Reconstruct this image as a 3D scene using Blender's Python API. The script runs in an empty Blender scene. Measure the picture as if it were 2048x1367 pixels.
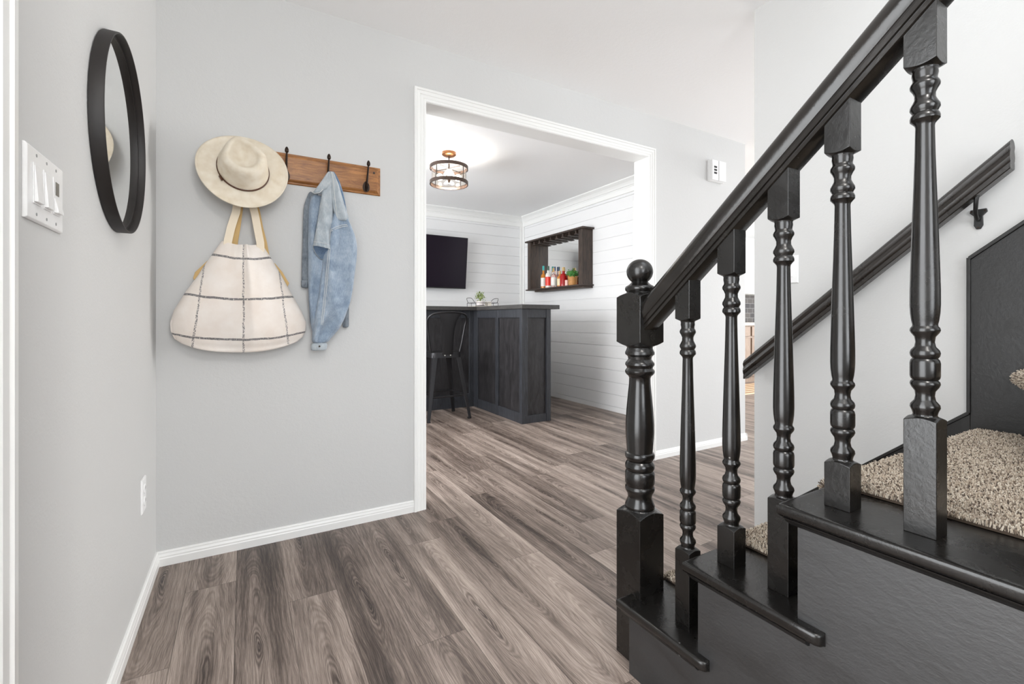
import bpy, math, random
from mathutils import Vector, Matrix, noise
random.seed(7)
PI = math.pi
SC = bpy.context.scene
COL = SC.collection

# ------------------------------------------------------------------ camera, world, light, exposure
cam_d = bpy.data.cameras.new('camera'); cam = bpy.data.objects.new('camera', cam_d); COL.objects.link(cam)
cam_d.sensor_width = 36; cam_d.lens = 924*36/2048; cam_d.shift_y = -45.5/2048
cam_d.clip_start = .03; cam_d.clip_end = 60
cam.location = (0, 0, .996); cam.rotation_euler = (PI/2, 0, -math.atan(537/924))
SC.camera = cam
SC.view_settings.view_transform = 'Standard'; SC.view_settings.look = 'None'
SC.view_settings.gamma = 1; SC.view_settings.exposure = 1.06; SC.view_settings.use_curve_mapping = False
W = bpy.data.worlds.new('daylight'); SC.world = W; W.use_nodes = True
bg = W.node_tree.nodes['Background']; bg.inputs[0].default_value = (.88, .94, 1, 1); bg.inputs[1].default_value = 1.6

def area(name, loc, rot, sx, sy, power, color=(1, 1, 1), spread=PI):
    l = bpy.data.lights.new(name, 'AREA'); l.shape = 'RECTANGLE'; l.size = sx; l.size_y = sy
    l.energy = power; l.color = color; l.spread = spread
    o = bpy.data.objects.new(name, l); COL.objects.link(o); o.location = loc; o.rotation_euler = rot
    return o
# daylight through the open front door at the camera's left; the lights after it are added fill, no such windows known
area('door_daylight', (-1.0, .75, 1.2), (0, -PI/2, 0), 2.5, 2.3, 33, (1, .995, .985))
area('added_front_fill', (.3, -2.05, 1.45), (PI/2, 0, 0), 1.5, 1.5, 15, (.97, .985, 1))  # added fill from behind the camera to brighten the back wall
area('added_stairwell_fill', (1.5, -.2, 3.9), (0, 0, 0), 1.0, 1.6, 2, (1, 1, 1))  # light added at the top of the stairwell, no window known there
area('added_bar_fill', (-1.15, 3.75, 1.4), (0, -PI/2, 0), 1.6, 2.6, 60, (.98, .99, 1))  # added fill for the bar room, through a made-up window
area('added_kitchen_fill', (6.6, 1.0, 1.5), (PI/2, 0, 0), 2.6, 1.8, 15, (.98, .99, 1))  # unseen fill light added for the kitchen, no window modelled
area('added_hall_end_fill', (8.85, 1.75, 1.45), (0, PI/2, 0), 1.7, 1.1, 115, (1, .99, .97))  # light added at the hall end to brighten the left wall
area('added_hall_fill', (4.4, -.6, 1.5), (PI/2, 0, 0), 1.6, 1.8, 8, (1, 1, 1))  # free-standing fill light added in the hall, out of view

# ------------------------------------------------------------------ node helpers
def mat(name):
    m = bpy.data.materials.new(name); m.use_nodes = True
    nt = m.node_tree; b = nt.nodes['Principled BSDF']
    return m, nt, b
def N(nt, t, **k):
    n = nt.nodes.new(t)
    for a, v in k.items(): setattr(n, a, v)
    return n
def L(nt, a, b): nt.links.new(a, b)
def setv(n, **k):
    for a, v in k.items(): n.inputs[a].default_value = v
def coords(nt, scale=(1, 1, 1), kind='Object', rot=(0, 0, 0)):
    tc = N(nt, 'ShaderNodeTexCoord'); mp = N(nt, 'ShaderNodeMapping')
    mp.inputs['Scale'].default_value = scale; mp.inputs['Rotation'].default_value = rot
    L(nt, tc.outputs[kind], mp.inputs[0]); return mp.outputs[0]
def noise_n(nt, vec, scale, detail=4, rough=.5, dist=0):
    n = N(nt, 'ShaderNodeTexNoise'); L(nt, vec, n.inputs['Vector'])
    n.inputs['Scale'].default_value = scale; n.inputs['Detail'].default_value = detail
    n.inputs['Roughness'].default_value = rough; n.inputs['Distortion'].default_value = dist
    return n.outputs['Fac']
def ramp(nt, fac, stops, interp='LINEAR'):
    r = N(nt, 'ShaderNodeValToRGB'); cr = r.color_ramp; cr.interpolation = interp
    while len(cr.elements) < len(stops): cr.elements.new(.5)
    for e, (p, c) in zip(cr.elements, stops):
        e.position = p; e.color = (*c, 1) if len(c) == 3 else c
    L(nt, fac, r.inputs[0]); return r.outputs[0]
def mathn(nt, op, a, b=None, c=None, clamp=False):
    n = N(nt, 'ShaderNodeMath', operation=op, use_clamp=clamp)
    for i, v in enumerate((a, b, c)):
        if v is None: continue
        if isinstance(v, (int, float)): n.inputs[i].default_value = v
        else: L(nt, v, n.inputs[i])
    return n.outputs[0]
def mixc(nt, fac, a, b, mode='MIX'):
    n = N(nt, 'ShaderNodeMix', data_type='RGBA', blend_type=mode)
    if isinstance(fac, (int, float)): n.inputs[0].default_value = fac
    else: L(nt, fac, n.inputs[0])
    for i, v in ((6, a), (7, b)):
        if isinstance(v, tuple): n.inputs[i].default_value = (*v, 1)
        else: L(nt, v, n.inputs[i])
    return n.outputs[2]
def bump(nt, b, h, strength=.3, dist=.002, normal=None):
    n = N(nt, 'ShaderNodeBump'); n.inputs['Strength'].default_value = strength; n.inputs['Distance'].default_value = dist
    L(nt, h, n.inputs['Height'])
    if normal: L(nt, normal, n.inputs['Normal'])
    L(nt, n.outputs[0], b.inputs['Normal']); return n.outputs[0]
def srgb(r, g, b):
    f = lambda v: (v/255/12.92 if v/255 <= .04045 else ((v/255+.055)/1.055)**2.4)
    return (f(r), f(g), f(b))
def plain(name, col, rough=.5, metal=0, bs=0, bscale=200, bd=.001, coat=0, spec=.5):
    m, nt, b = mat(name); b.inputs['Base Color'].default_value = (*col, 1)
    setv(b, Roughness=rough, Metallic=metal); b.inputs['Coat Weight'].default_value = coat
    b.inputs['Specular IOR Level'].default_value = spec
    v = coords(nt)
    if bs: bump(nt, b, noise_n(nt, v, bscale, 4), bs, bd)
    else:
        n = noise_n(nt, v, 60, 3)
        c = mixc(nt, n, tuple(x*.96 for x in col), tuple(min(1, x*1.04) for x in col)); L(nt, c, b.inputs['Base Color'])
    return m

# ------------------------------------------------------------------ materials
M = {}
def wallpaint(name, col, rough=.62):
    m, nt, b = mat(name); v = coords(nt)
    n1 = noise_n(nt, v, 1.3, 3); n2 = noise_n(nt, v, 150, 3, .6); n3 = noise_n(nt, v, 45, 2)
    c = mixc(nt, n1, tuple(x*.985 for x in col), tuple(min(1, x*1.015) for x in col)); L(nt, c, b.inputs['Base Color'])
    b.inputs['Roughness'].default_value = rough; b.inputs['Specular IOR Level'].default_value = .35
    bump(nt, b, mathn(nt, 'ADD', n2, n3), .38, .0012); return m
M['wall'] = wallpaint('grey_wall_paint', srgb(207, 207, 206))
M['ceil'] = wallpaint('white_ceiling_paint', srgb(250, 250, 250), .8)
M['trim'] = plain('white_trim_gloss', srgb(238, 238, 236), .28, bs=.05, bscale=60)
M['ship'] = plain('white_shiplap_paint', srgb(233, 233, 233), .3, bs=.12, bscale=9, bd=.004)
M['shipgap'] = plain('shiplap_groove', srgb(180, 180, 182), .6)
M['plastic'] = plain('white_plastic', srgb(240, 240, 240), .3)
M['plastic_grey'] = plain('grey_display_window', srgb(120, 118, 112), .15)
M['screwm'] = plain('slotted_screw_paint', srgb(150, 150, 150), .4)
M['dark'] = plain('dark_slot', (.004, .004, .004), .6)

def black_paint(name, col=(.0042, .0037, .0033), rough=.25, bs=.35, chips=True, scale=(1, 1, 1), spec=.62):
    m, nt, b = mat(name); v = coords(nt, scale)
    n1 = noise_n(nt, v, 9, 6, .65, .6); n2 = noise_n(nt, v, 130, 4, .6); n3 = noise_n(nt, v, 95, 4, .6, .3)
    base = mixc(nt, ramp(nt, n1, [(.35, (0, 0, 0)), (.7, (1, 1, 1))]), col, tuple(x*1.7 for x in col))
    if chips:
        vo = N(nt, 'ShaderNodeTexVoronoi'); L(nt, v, vo.inputs['Vector']); vo.inputs['Scale'].default_value = 22
        ch = ramp(nt, vo.outputs['Distance'], [(.0, (1, 1, 1)), (.045, (1, 1, 1)), (.055, (0, 0, 0))])
        nn = ramp(nt, noise_n(nt, v, 6, 2), [(.56, (0, 0, 0)), (.62, (1, 1, 1))])
        f = mixc(nt, 1.0, ch, nn, 'MULTIPLY')
        base = mixc(nt, f, base, (.35, .34, .33))
    L(nt, base, b.inputs['Base Color'])
    rr = N(nt, 'ShaderNodeMapRange'); L(nt, n1, rr.inputs[0]); rr.inputs[1].default_value = .3; rr.inputs[2].default_value = .7
    rr.inputs[3].default_value = rough-.05; rr.inputs[4].default_value = rough+.1; L(nt, rr.outputs[0], b.inputs['Roughness'])
    b.inputs['Specular IOR Level'].default_value = spec
    h = mathn(nt, 'ADD', mathn(nt, 'ADD', mathn(nt, 'MULTIPLY', n2, .5), n3), mathn(nt, 'MULTIPLY', noise_n(nt, v, 20, 2, .5, 0), .7))
    bump(nt, b, h, bs, .001); return m
M['black'] = black_paint('black_gloss_paint')
M['blackpanel'] = black_paint('black_brushed_panel_paint', (.0085, .0083, .0088), .46, .55, scale=(1, .5, 1), spec=1.0)
M['blackturn'] = black_paint('black_turned_wood_paint', (.0042, .0036, .0032), .21, .12)
M['rail'] = black_paint('worn_black_rail_paint', (.0062, .0048, .0038), .20, .3, True)
M['skirt'] = black_paint('black_skirt_paint', (.0048, .0043, .0039), .38, .45)

# worn amber wood showing at nosing edges
def rubbed():
    m, nt, b = mat('rubbed_through_brown_edge'); v = coords(nt)
    n = ramp(nt, noise_n(nt, v, 40, 4, .7), [(.4, (.015, .013, .012)), (.62, (.16, .07, .03))])
    L(nt, n, b.inputs['Base Color']); b.inputs['Roughness'].default_value = .32; return m
M['rubbed'] = rubbed()
M['wallrail'] = black_paint('dark_brown_worn_rail', (.011, .0082, .0065), .27, .35)

def floor_mat():
    m, nt, b = mat('grey_brown_oak_planks')
    uv = N(nt, 'ShaderNodeUVMap', uv_map='plank'); sep = N(nt, 'ShaderNodeSeparateXYZ'); L(nt, uv.outputs[0], sep.inputs[0])
    at = N(nt, 'ShaderNodeAttribute', attribute_name='plank_id'); sa = N(nt, 'ShaderNodeSeparateColor'); L(nt, at.outputs['Color'], sa.inputs[0])
    x, y = sep.outputs[0], sep.outputs[1]; r1, r2, tone = sa.outputs[0], sa.outputs[1], sa.outputs[2]
    off = mathn(nt, 'MULTIPLY', r1, 37.0)
    # noise space
    def space(sx, sy, extra=0):
        c = N(nt, 'ShaderNodeCombineXYZ')
        L(nt, mathn(nt, 'MULTIPLY', x, sx), c.inputs[0]); L(nt, mathn(nt, 'MULTIPLY', y, sy), c.inputs[1])
        L(nt, mathn(nt, 'ADD', off, extra), c.inputs[2]); return c.outputs[0]
    warp = noise_n(nt, space(9, 2.0), 1, 3, .55)
    warp2 = noise_n(nt, space(28, 4, 5), 1, 3, .6)
    xc = mathn(nt, 'ADD', mathn(nt, 'SUBTRACT', x, mathn(nt, 'MULTIPLY_ADD', r2, .05, -.025)),
               mathn(nt, 'ADD', mathn(nt, 'MULTIPLY_ADD', warp, .075, -.0375), mathn(nt, 'MULTIPLY_ADD', warp2, .007, -.0035)))
    # flat-sawn rings: r = sqrt(x^2 + (d + s y)^2)
    yy = mathn(nt, 'ADD', mathn(nt, 'MULTIPLY', mathn(nt, 'SUBTRACT', y, mathn(nt, 'MULTIPLY_ADD', r2, .5, -.25)), .085),
               mathn(nt, 'MULTIPLY_ADD', noise_n(nt, space(3, 2.6, 9), 1, 2), .055, -.0275))
    rr = mathn(nt, 'SQRT', mathn(nt, 'ADD', mathn(nt, 'MULTIPLY', xc, xc), mathn(nt, 'MULTIPLY', yy, yy)))
    ring = mathn(nt, 'SINE', mathn(nt, 'MULTIPLY', rr, 2*PI/.0043))
    ring2 = mathn(nt, 'SINE', mathn(nt, 'MULTIPLY', rr, 2*PI/.013))
    fine = noise_n(nt, space(340, 12, 3), 1, 4, .75)
    streak = noise_n(nt, space(17, .8, 7), 1, 4, .6)
    blot = noise_n(nt, space(6, 3.2, 11), 1, 3, .5)
    near = mathn(nt, 'SUBTRACT', 1.0, mathn(nt, 'MULTIPLY', rr, 42.0), clamp=True)      # heartwood darkening round the loops
    v = mathn(nt, 'MULTIPLY_ADD', streak, 1.25, -.625)
    v = mathn(nt, 'ADD', v, mathn(nt, 'MULTIPLY_ADD', fine, .8, -.4))
    v = mathn(nt, 'ADD', v, mathn(nt, 'MULTIPLY', mathn(nt, 'MULTIPLY', ring, mathn(nt, 'MULTIPLY_ADD', fine, 1.6, .1)), mathn(nt, 'MULTIPLY_ADD', near, .17, .06)))
    v = mathn(nt, 'ADD', v, mathn(nt, 'MULTIPLY', ring2, .05))
    v = mathn(nt, 'ADD', v, mathn(nt, 'MULTIPLY_ADD', blot, .3, -.15))
    v = mathn(nt, 'SUBTRACT', v, mathn(nt, 'MULTIPLY', near, .20))
    v = mathn(nt, 'SUBTRACT', v, mathn(nt, 'MULTIPLY', mathn(nt, 'SUBTRACT', 1.0, mathn(nt, 'MULTIPLY', rr, 140.0), clamp=True), .25))
    v = mathn(nt, 'ADD', v, mathn(nt, 'MULTIPLY_ADD', tone, .22, .33))
    col = ramp(nt, v, [(.0, srgb(50, 41, 37)), (.26, srgb(92, 80, 73)), (.5, srgb(136, 122, 113)), (.76, srgb(172, 157, 147)), (1, srgb(200, 186, 176))])
    # seams: uv y,z edges stored in a second map
    e = N(nt, 'ShaderNodeUVMap', uv_map='edge'); se = N(nt, 'ShaderNodeSeparateXYZ'); L(nt, e.outputs[0], se.inputs[0])
    w_ = .0013
    ex = mathn(nt, 'MINIMUM', se.outputs[0], mathn(nt, 'SUBTRACT', .1606, se.outputs[0]))
    ey = mathn(nt, 'MINIMUM', se.outputs[1], mathn(nt, 'SUBTRACT', 1.22, se.outputs[1]))
    edge = mathn(nt, 'LESS_THAN', mathn(nt, 'MINIMUM', ex, ey), .0009)
    col = mixc(nt, mathn(nt, 'MULTIPLY', edge, .72), col, srgb(60, 50, 44))
    L(nt, col, b.inputs['Base Color'])
    b.inputs['Roughness'].default_value = .42; b.inputs['Specular IOR Level'].default_value = .4
    h = mathn(nt, 'ADD', mathn(nt, 'MULTIPLY', fine, .8), mathn(nt, 'MULTIPLY', ring, .15))
    h = mathn(nt, 'SUBTRACT', h, mathn(nt, 'MULTIPLY', edge, 2.0))
    bump(nt, b, h, .25, .0008); return m
M['floor'] = floor_mat()

def wood(name, dark, light, scale=(1.5, 14, 14), rough=.45, bs=.15, sc=6):
    m, nt, b = mat(name); v = coords(nt, scale)
    n = noise_n(nt, v, sc, 5, .6, 1.2); f = noise_n(nt, coords(nt, tuple(s*3 for s in scale)), sc*6, 3)
    s = mathn(nt, 'ADD', mathn(nt, 'MULTIPLY', n, .75), mathn(nt, 'MULTIPLY', f, .25))
    L(nt, ramp(nt, s, [(.33, dark), (.5, tuple((a+c)/2 for a, c in zip(dark, light))), (.66, light)]), b.inputs['Base Color'])
    b.inputs['Roughness'].default_value = rough; bump(nt, b, s, bs, .001); return m
M['oak'] = wood('honey_oak', srgb(110, 66, 30), srgb(180, 122, 66), (1.4, 9, 9), .38, .15, 7)
M['bartop'] = wood('charcoal_bar_top', srgb(36, 34, 33), srgb(78, 76, 74), (8, 1.6, 20), .4, .2)
M['barwood'] = wood('blue_black_stained_wood', srgb(24, 25, 28), srgb(62, 64, 70), (22, 22, 1.6), .45, .3, 4)
M['barpanel'] = wood('stained_plywood_panel', srgb(18, 16, 17), srgb(54, 52, 54), (7, 7, 1.8), .42, .15, 3)
M['shelfwood'] = wood('dark_walnut_stain', srgb(24, 20, 18), srgb(84, 68, 58), (16, 16, 1.4), .5, .2, 4)
M['kitwood'] = wood('greige_cabinet_wood', srgb(118, 100, 86), srgb(150, 130, 114), (8, 8, 1.2), .45, .05)
M['iron'] = plain('oil_rubbed_bronze', (.035, .022, .016), .38, .7, bs=.25, bscale=180)
M['copper'] = plain('brushed_copper_canopy', (.13, .055, .022), .35, .9)
M['ringwood'] = wood('bronze_wood_ring', srgb(34, 24, 18), srgb(74, 52, 38), (9, 9, 9), .4, .1)
M['frame'] = plain('matte_espresso_frame', (.011, .008, .007), .52, bs=.08, bscale=300)
M['gun'] = plain('gunmetal_stool', (.03, .029, .031), .36, .65, bs=.1, bscale=60)
M['rivet'] = plain('steel_rivet', (.7, .68, .62), .3, 1)
M['tv'] = plain('dark_screen', (.010, .006, .012), .25, spec=.15)
M['tvb'] = plain('black_bezel', (.006, .006, .006), .4)
def mirror_m():
    m, nt, b = mat('mirror_glass'); b.inputs['Base Color'].default_value = (.9, .91, .9, 1); setv(b, Roughness=.01, Metallic=1); return m
M['mirror'] = mirror_m()
def glass_m(name, col, rough=.03):
    m, nt, b = mat(name); b.inputs['Base Color'].default_value = (*col, 1); setv(b, Roughness=rough, IOR=1.45)
    b.inputs['Transmission Weight'].default_value = 1; return m
M['glass'] = glass_m('clear_glass', (.97, .97, .97)); M['pane'] = glass_m('seeded_drum_glass', (.98, .95, .9), .05)
def emit(name, col, s):
    m, nt, b = mat(name); b.inputs['Emission Color'].default_value = (*col, 1); b.inputs['Emission Strength'].default_value = s
    b.inputs['Base Color'].default_value = (*col, 1); return m
M['bulb'] = emit('lit_bulb', (1, .86, .68), 9)
M['globe'] = emit('added_lamp_opal_globe', (1, .96, .9), 4)  # glow of the added foyer lamp
def straw():
    m, nt, b = mat('cream_straw'); uv = coords(nt, (1, 1, 1), 'UV')
    w1 = N(nt, 'ShaderNodeTexWave', wave_type='BANDS', bands_direction='Y'); L(nt, uv, w1.inputs[0]); w1.inputs['Scale'].default_value = 45
    w2 = N(nt, 'ShaderNodeTexWave', wave_type='BANDS', bands_direction='X'); L(nt, uv, w2.inputs[0]); w2.inputs['Scale'].default_value = 60
    w1.inputs['Distortion'].default_value = .6; w2.inputs['Distortion'].default_value = .6
    h = mathn(nt, 'MULTIPLY', w1.outputs['Fac'], w2.outputs['Fac'])
    n = noise_n(nt, coords(nt), 30, 4)
    c = ramp(nt, mathn(nt, 'MULTIPLY_ADD', h, .45, mathn(nt, 'MULTIPLY', n, .6)), [(.1, srgb(214, 196, 166)), (.45, srgb(241, 231, 213)), (.85, srgb(250, 244, 231))])
    L(nt, c, b.inputs['Base Color']); b.inputs['Roughness'].default_value = .7
    bump(nt, b, h, .5, .0010); return m
M['straw'] = straw()
M['leather'] = plain('brown_leather_band', srgb(84, 52, 34), .5, bs=.3)
def canvas():
    m, nt, b = mat('cream_canvas_with_charcoal_windowpane'); uv = N(nt, 'ShaderNodeUVMap', uv_map='cloth')
    s = N(nt, 'ShaderNodeSeparateXYZ'); L(nt, uv.outputs[0], s.inputs[0]); u, v = s.outputs[0], s.outputs[1]
    o = coords(nt); wob = mathn(nt, 'MULTIPLY_ADD', noise_n(nt, o, 14, 3), .012, -.006)
    hatch = noise_n(nt, coords(nt, (420, 420, 150)), 1, 2, .5)
    hatch2 = noise_n(nt, coords(nt, (300, 300, 240)), 1, 3, .6)
    def line(c, p, w): return mathn(nt, 'LESS_THAN', mathn(nt, 'ABSOLUTE', mathn(nt, 'SUBTRACT', mathn(nt, 'ADD', c, wob), p)), w)
    hl = None
    for p in (.054, .221, .390):
        l = line(v, p, .0043); hl = l if hl is None else mathn(nt, 'MAXIMUM', hl, l)
    vl = None
    for p in (-.178, .0, .172):
        l = line(u, p, .0038); vl = l if vl is None else mathn(nt, 'MAXIMUM', vl, l)
    hm = ramp(nt, hatch, [(.30, (0, 0, 0)), (.44, (1, 1, 1))]); vm = ramp(nt, hatch2, [(.44, (0, 0, 0)), (.54, (1, 1, 1))])
    f = mathn(nt, 'MAXIMUM', mathn(nt, 'MULTIPLY', hl, hm), mathn(nt, 'MULTIPLY', vl, vm))
    st = noise_n(nt, o, 9, 4, .6)
    base = mixc(nt, ramp(nt, st, [(.35, (0, 0, 0)), (.7, (1, 1, 1))]), srgb(234, 223, 213), srgb(243, 236, 229))
    c = mixc(nt, mathn(nt, 'MULTIPLY', f, .85), base, srgb(72, 72, 78))
    L(nt, c, b.inputs['Base Color']); b.inputs['Roughness'].default_value = .9; b.inputs['Sheen Weight'].default_value = .15
    bump(nt, b, mathn(nt, 'ADD', noise_n(nt, o, 700, 2), mathn(nt, 'MULTIPLY', noise_n(nt, o, 12, 3, .5, .8), 3)), .35, .002); return m
M['canvas'] = canvas()
M['strap'] = plain('cream_cotton_webbing', srgb(236, 222, 200), .9, bs=.4, bscale=500)
M['ochre'] = plain('ochre_cotton_lining', srgb(214, 180, 124), .9, bs=.4, bscale=400)
def denim(name, a, c, e):
    m, nt, b = mat(name); o = coords(nt)
    n1 = noise_n(nt, o, 11, 5, .6, .5); n2 = noise_n(nt, coords(nt, (1, 1, .15)), 420, 3, .6); n3 = noise_n(nt, o, 45, 3)
    s = mathn(nt, 'ADD', mathn(nt, 'MULTIPLY', n1, .5), mathn(nt, 'ADD', mathn(nt, 'MULTIPLY', n2, .32), mathn(nt, 'MULTIPLY', n3, .18)))
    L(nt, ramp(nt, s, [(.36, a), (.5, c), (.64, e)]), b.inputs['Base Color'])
    b.inputs['Roughness'].default_value = .88; b.inputs['Sheen Weight'].default_value = .2
    bump(nt, b, mathn(nt, 'ADD', n2, mathn(nt, 'MULTIPLY', noise_n(nt, coords(nt, (1, 1, .5)), 22, 3, .6, 1), 3)), .4, .003); return m
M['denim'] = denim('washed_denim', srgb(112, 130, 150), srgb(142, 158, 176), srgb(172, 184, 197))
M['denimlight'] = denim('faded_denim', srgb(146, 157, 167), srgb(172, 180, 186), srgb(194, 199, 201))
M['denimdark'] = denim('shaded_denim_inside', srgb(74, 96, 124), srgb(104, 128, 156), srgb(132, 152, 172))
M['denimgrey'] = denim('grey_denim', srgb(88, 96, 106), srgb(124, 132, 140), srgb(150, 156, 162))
M['stitch'] = plain('pale_seam_thread', srgb(206, 208, 206), .9)
M['leaf'] = plain('green_leaf', (.05, .22, .03), .5); M['leafpale'] = plain('olive_leaf', (.20, .26, .06), .5)
M['pot'] = wood('tan_woven_pot', srgb(160, 104, 50), srgb(206, 152, 88), (6, 6, 6), .6, .1)
M['whitepot'] = plain('white_ceramic', srgb(236, 228, 226), .3)
M['wire'] = plain('black_wire', (.01, .01, .01), .4)
M['tray'] = plain('white_tray_wood', srgb(236, 230, 220), .5)
def tuft():
    m, nt, b = mat('flecked_taupe_carpet'); g = N(nt, 'ShaderNodeNewGeometry')
    c = ramp(nt, g.outputs['Random Per Island'], [(0, srgb(66, 54, 44)), (.16, srgb(110, 94, 80)), (.32, srgb(160, 144, 126)), (.7, srgb(186, 172, 154)), (1, srgb(212, 202, 186))])
    L(nt, c, b.inputs['Base Color']); b.inputs['Roughness'].default_value = .95; b.inputs['Sheen Weight'].default_value = .2; return m
M['tuft'] = tuft()
M['carpetbase'] = plain('carpet_backing', srgb(70, 58, 48), .95)
def flat_carpet():
    m, nt, b = mat('flecked_taupe_carpet_far'); v = coords(nt); n = noise_n(nt, v, 210, 3, .7)
    L(nt, ramp(nt, n, [(.36, srgb(84, 70, 58)), (.5, srgb(160, 145, 127)), (.62, srgb(196, 184, 167))]), b.inputs['Base Color'])
    b.inputs['Roughness'].default_value = .95; bump(nt, b, n, .9, .006); return m
M['carpetfar'] = flat_carpet()
def tile():
    m, nt, b = mat('grey_subway_tile'); v = coords(nt, (1, 1, 1), 'Object', (PI/2, 0, 0))
    t = N(nt, 'ShaderNodeTexBrick'); L(nt, v, t.inputs[0]); t.inputs['Scale'].default_value = 1
    t.inputs['Brick Width'].default_value = .15; t.inputs['Row Height'].default_value = .085; t.inputs['Mortar Size'].default_value = .003
    t.inputs['Color1'].default_value = (*srgb(60, 60, 64), 1); t.inputs['Color2'].default_value = (*srgb(92, 88, 86), 1); t.inputs['Mortar'].default_value = (*srgb(150, 150, 150), 1)
    L(nt, t.outputs[0], b.inputs['Base Color']); b.inputs['Roughness'].default_value = .25; return m
M['tile'] = tile()
def rugm():
    m, nt, b = mat('striped_tan_rug'); v = coords(nt); w = N(nt, 'ShaderNodeTexWave', bands_direction='Y'); L(nt, v, w.inputs[0]); w.inputs['Scale'].default_value = 3
    L(nt, ramp(nt, w.outputs['Fac'], [(.4, srgb(150, 112, 84)), (.6, srgb(214, 190, 160))]), b.inputs['Base Color']); b.inputs['Roughness'].default_value = .9; return m
M['rug'] = rugm()

# ------------------------------------------------------------------ mesh builder
class MB:
    def __init__(s): s.v = []; s.f = []; s.sm = []; s.uv = None
    def add(s, vs, fs, smooth=False):
        o = len(s.v); s.v += [tuple(p) for p in vs]; s.f += [tuple(i+o for i in f) for f in fs]; s.sm += [smooth]*len(fs); return s
    def box(s, x0, x1, y0, y1, z0, z1):
        vs = [(x, y, z) for x in (x0, x1) for y in (y0, y1) for z in (z0, z1)]
        return s.add(vs, [(0, 1, 3, 2), (4, 6, 7, 5), (0, 4, 5, 1), (2, 3, 7, 6), (0, 2, 6, 4), (1, 5, 7, 3)])
    def lathe(s, c, prof, n=32, axis='z', caps=True):
        # prof: list (h, r)
        vs = []; fs = []
        for h, r in prof:
            for i in range(n):
                a = 2*PI*i/n; p = (r*math.cos(a), r*math.sin(a), h)
                if axis == 'x': p = (p[2], p[0], p[1])
                if axis == 'y': p = (p[0], p[2], -p[1])
                vs.append((c[0]+p[0], c[1]+p[1], c[2]+p[2]))
        for j in range(len(prof)-1):
            for i in range(n):
                a, b2 = j*n+i, j*n+(i+1) % n
                fs.append((a, b2, b2+n, a+n))
        if caps: fs += [tuple(range(n))[::-1], tuple(range((len(prof)-1)*n, len(prof)*n))]
        return s.add(vs, fs, True)
    def rings(s, rings, closed=True, caps=True, smooth=True):
        n = len(rings[0]); vs = [p for r in rings for p in r]; fs = []
        for j in range(len(rings)-1):
            for i in range(n if closed else n-1):
                a, b2 = j*n+i, j*n+(i+1) % n
                fs.append((a, b2, b2+n, a+n))
        if caps and closed: fs += [tuple(range(n))[::-1], tuple(range((len(rings)-1)*n, len(rings)*n))]
        return s.add(vs, fs, smooth)
    def tube(s, pts, r, n=10, caps=True):
        pts = [Vector(p) for p in pts]; rs = r if isinstance(r, (list, tuple)) else [r]*len(pts); out = []
        up = Vector((0, 0, 1)); prev = None
        for i, p in enumerate(pts):
            t = (pts[min(i+1, len(pts)-1)]-pts[max(i-1, 0)]).normalized()
            if prev is None:
                a = t.cross(up)
                if a.length < .1: a = t.cross(Vector((1, 0, 0)))
            else: a = prev - t*prev.dot(t)
            a.normalize(); prev = a; b2 = t.cross(a)
            out.append([p + (a*math.cos(2*PI*k/n)+b2*math.sin(2*PI*k/n))*rs[i] for k in range(n)])
        return s.rings(out, True, caps)
    def prism(s, poly, axis, a, b2, smooth=False):
        # poly in the two other axes, extruded along axis from a to b2
        def P(u, v, w): return {'x': (w, u, v), 'y': (u, w, v), 'z': (u, v, w)}[axis]
        n = len(poly); vs = [P(u, v, a) for u, v in poly]+[P(u, v, b2) for u, v in poly]
        fs = [tuple(range(n))[::-1], tuple(range(n, 2*n))]+[(i, (i+1) % n, (i+1) % n+n, i+n) for i in range(n)]
        return s.add(vs, fs, smooth)
    def build(s, name, m, parent=None, bevel=0, seg=2, sub=0, angle=35):
        me = bpy.data.meshes.new(name); me.from_pydata(s.v, [], s.f); me.update()
        me.polygons.foreach_set('use_smooth', [True]*len(me.polygons) if any(s.sm) else [False]*len(me.polygons))
        import bmesh
        bm = bmesh.new(); bm.from_mesh(me); bmesh.ops.recalc_face_normals(bm, faces=bm.faces)
        if any(s.sm):
            for e in bm.edges:
                if len(e.link_faces) == 2 and e.calc_face_angle() > math.radians(angle): e.smooth = False
        bm.to_mesh(me); bm.free()
        ms = m if isinstance(m, (list, tuple)) else [m]
        for q in ms: me.materials.append(M[q])
        o = bpy.data.objects.new(name, me); COL.objects.link(o)
        if parent: o.parent = parent; o.matrix_parent_inverse = Matrix.Translation(parent.location).inverted() if parent.get('_w') is None else Matrix()
        if bevel:
            b = o.modifiers.new('bevel', 'BEVEL'); b.width = bevel; b.segments = seg; b.limit_method = 'ANGLE'; b.angle_limit = math.radians(40)
            b.harden_normals = False
        if sub:
            q = o.modifiers.new('sub', 'SUBSURF'); q.levels = sub; q.render_levels = sub
        return o
def thing(name, loc, label, cat, group=None):
    o = bpy.data.objects.new(name, None); COL.objects.link(o); o.location = loc; o.empty_display_size = .05
    o['label'] = label; o['category'] = cat
    if group: o['group'] = group
    return o
def tag(o, label, cat, group=None):
    o['label'] = label; o['category'] = cat
    if group: o['group'] = group
    return o
def struct(name, mb, m, **k):
    o = mb.build(name, m, **k); o['kind'] = 'structure'; return o
# parts are modelled in world coordinates; build() sets the parent inverse so they stay put

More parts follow.
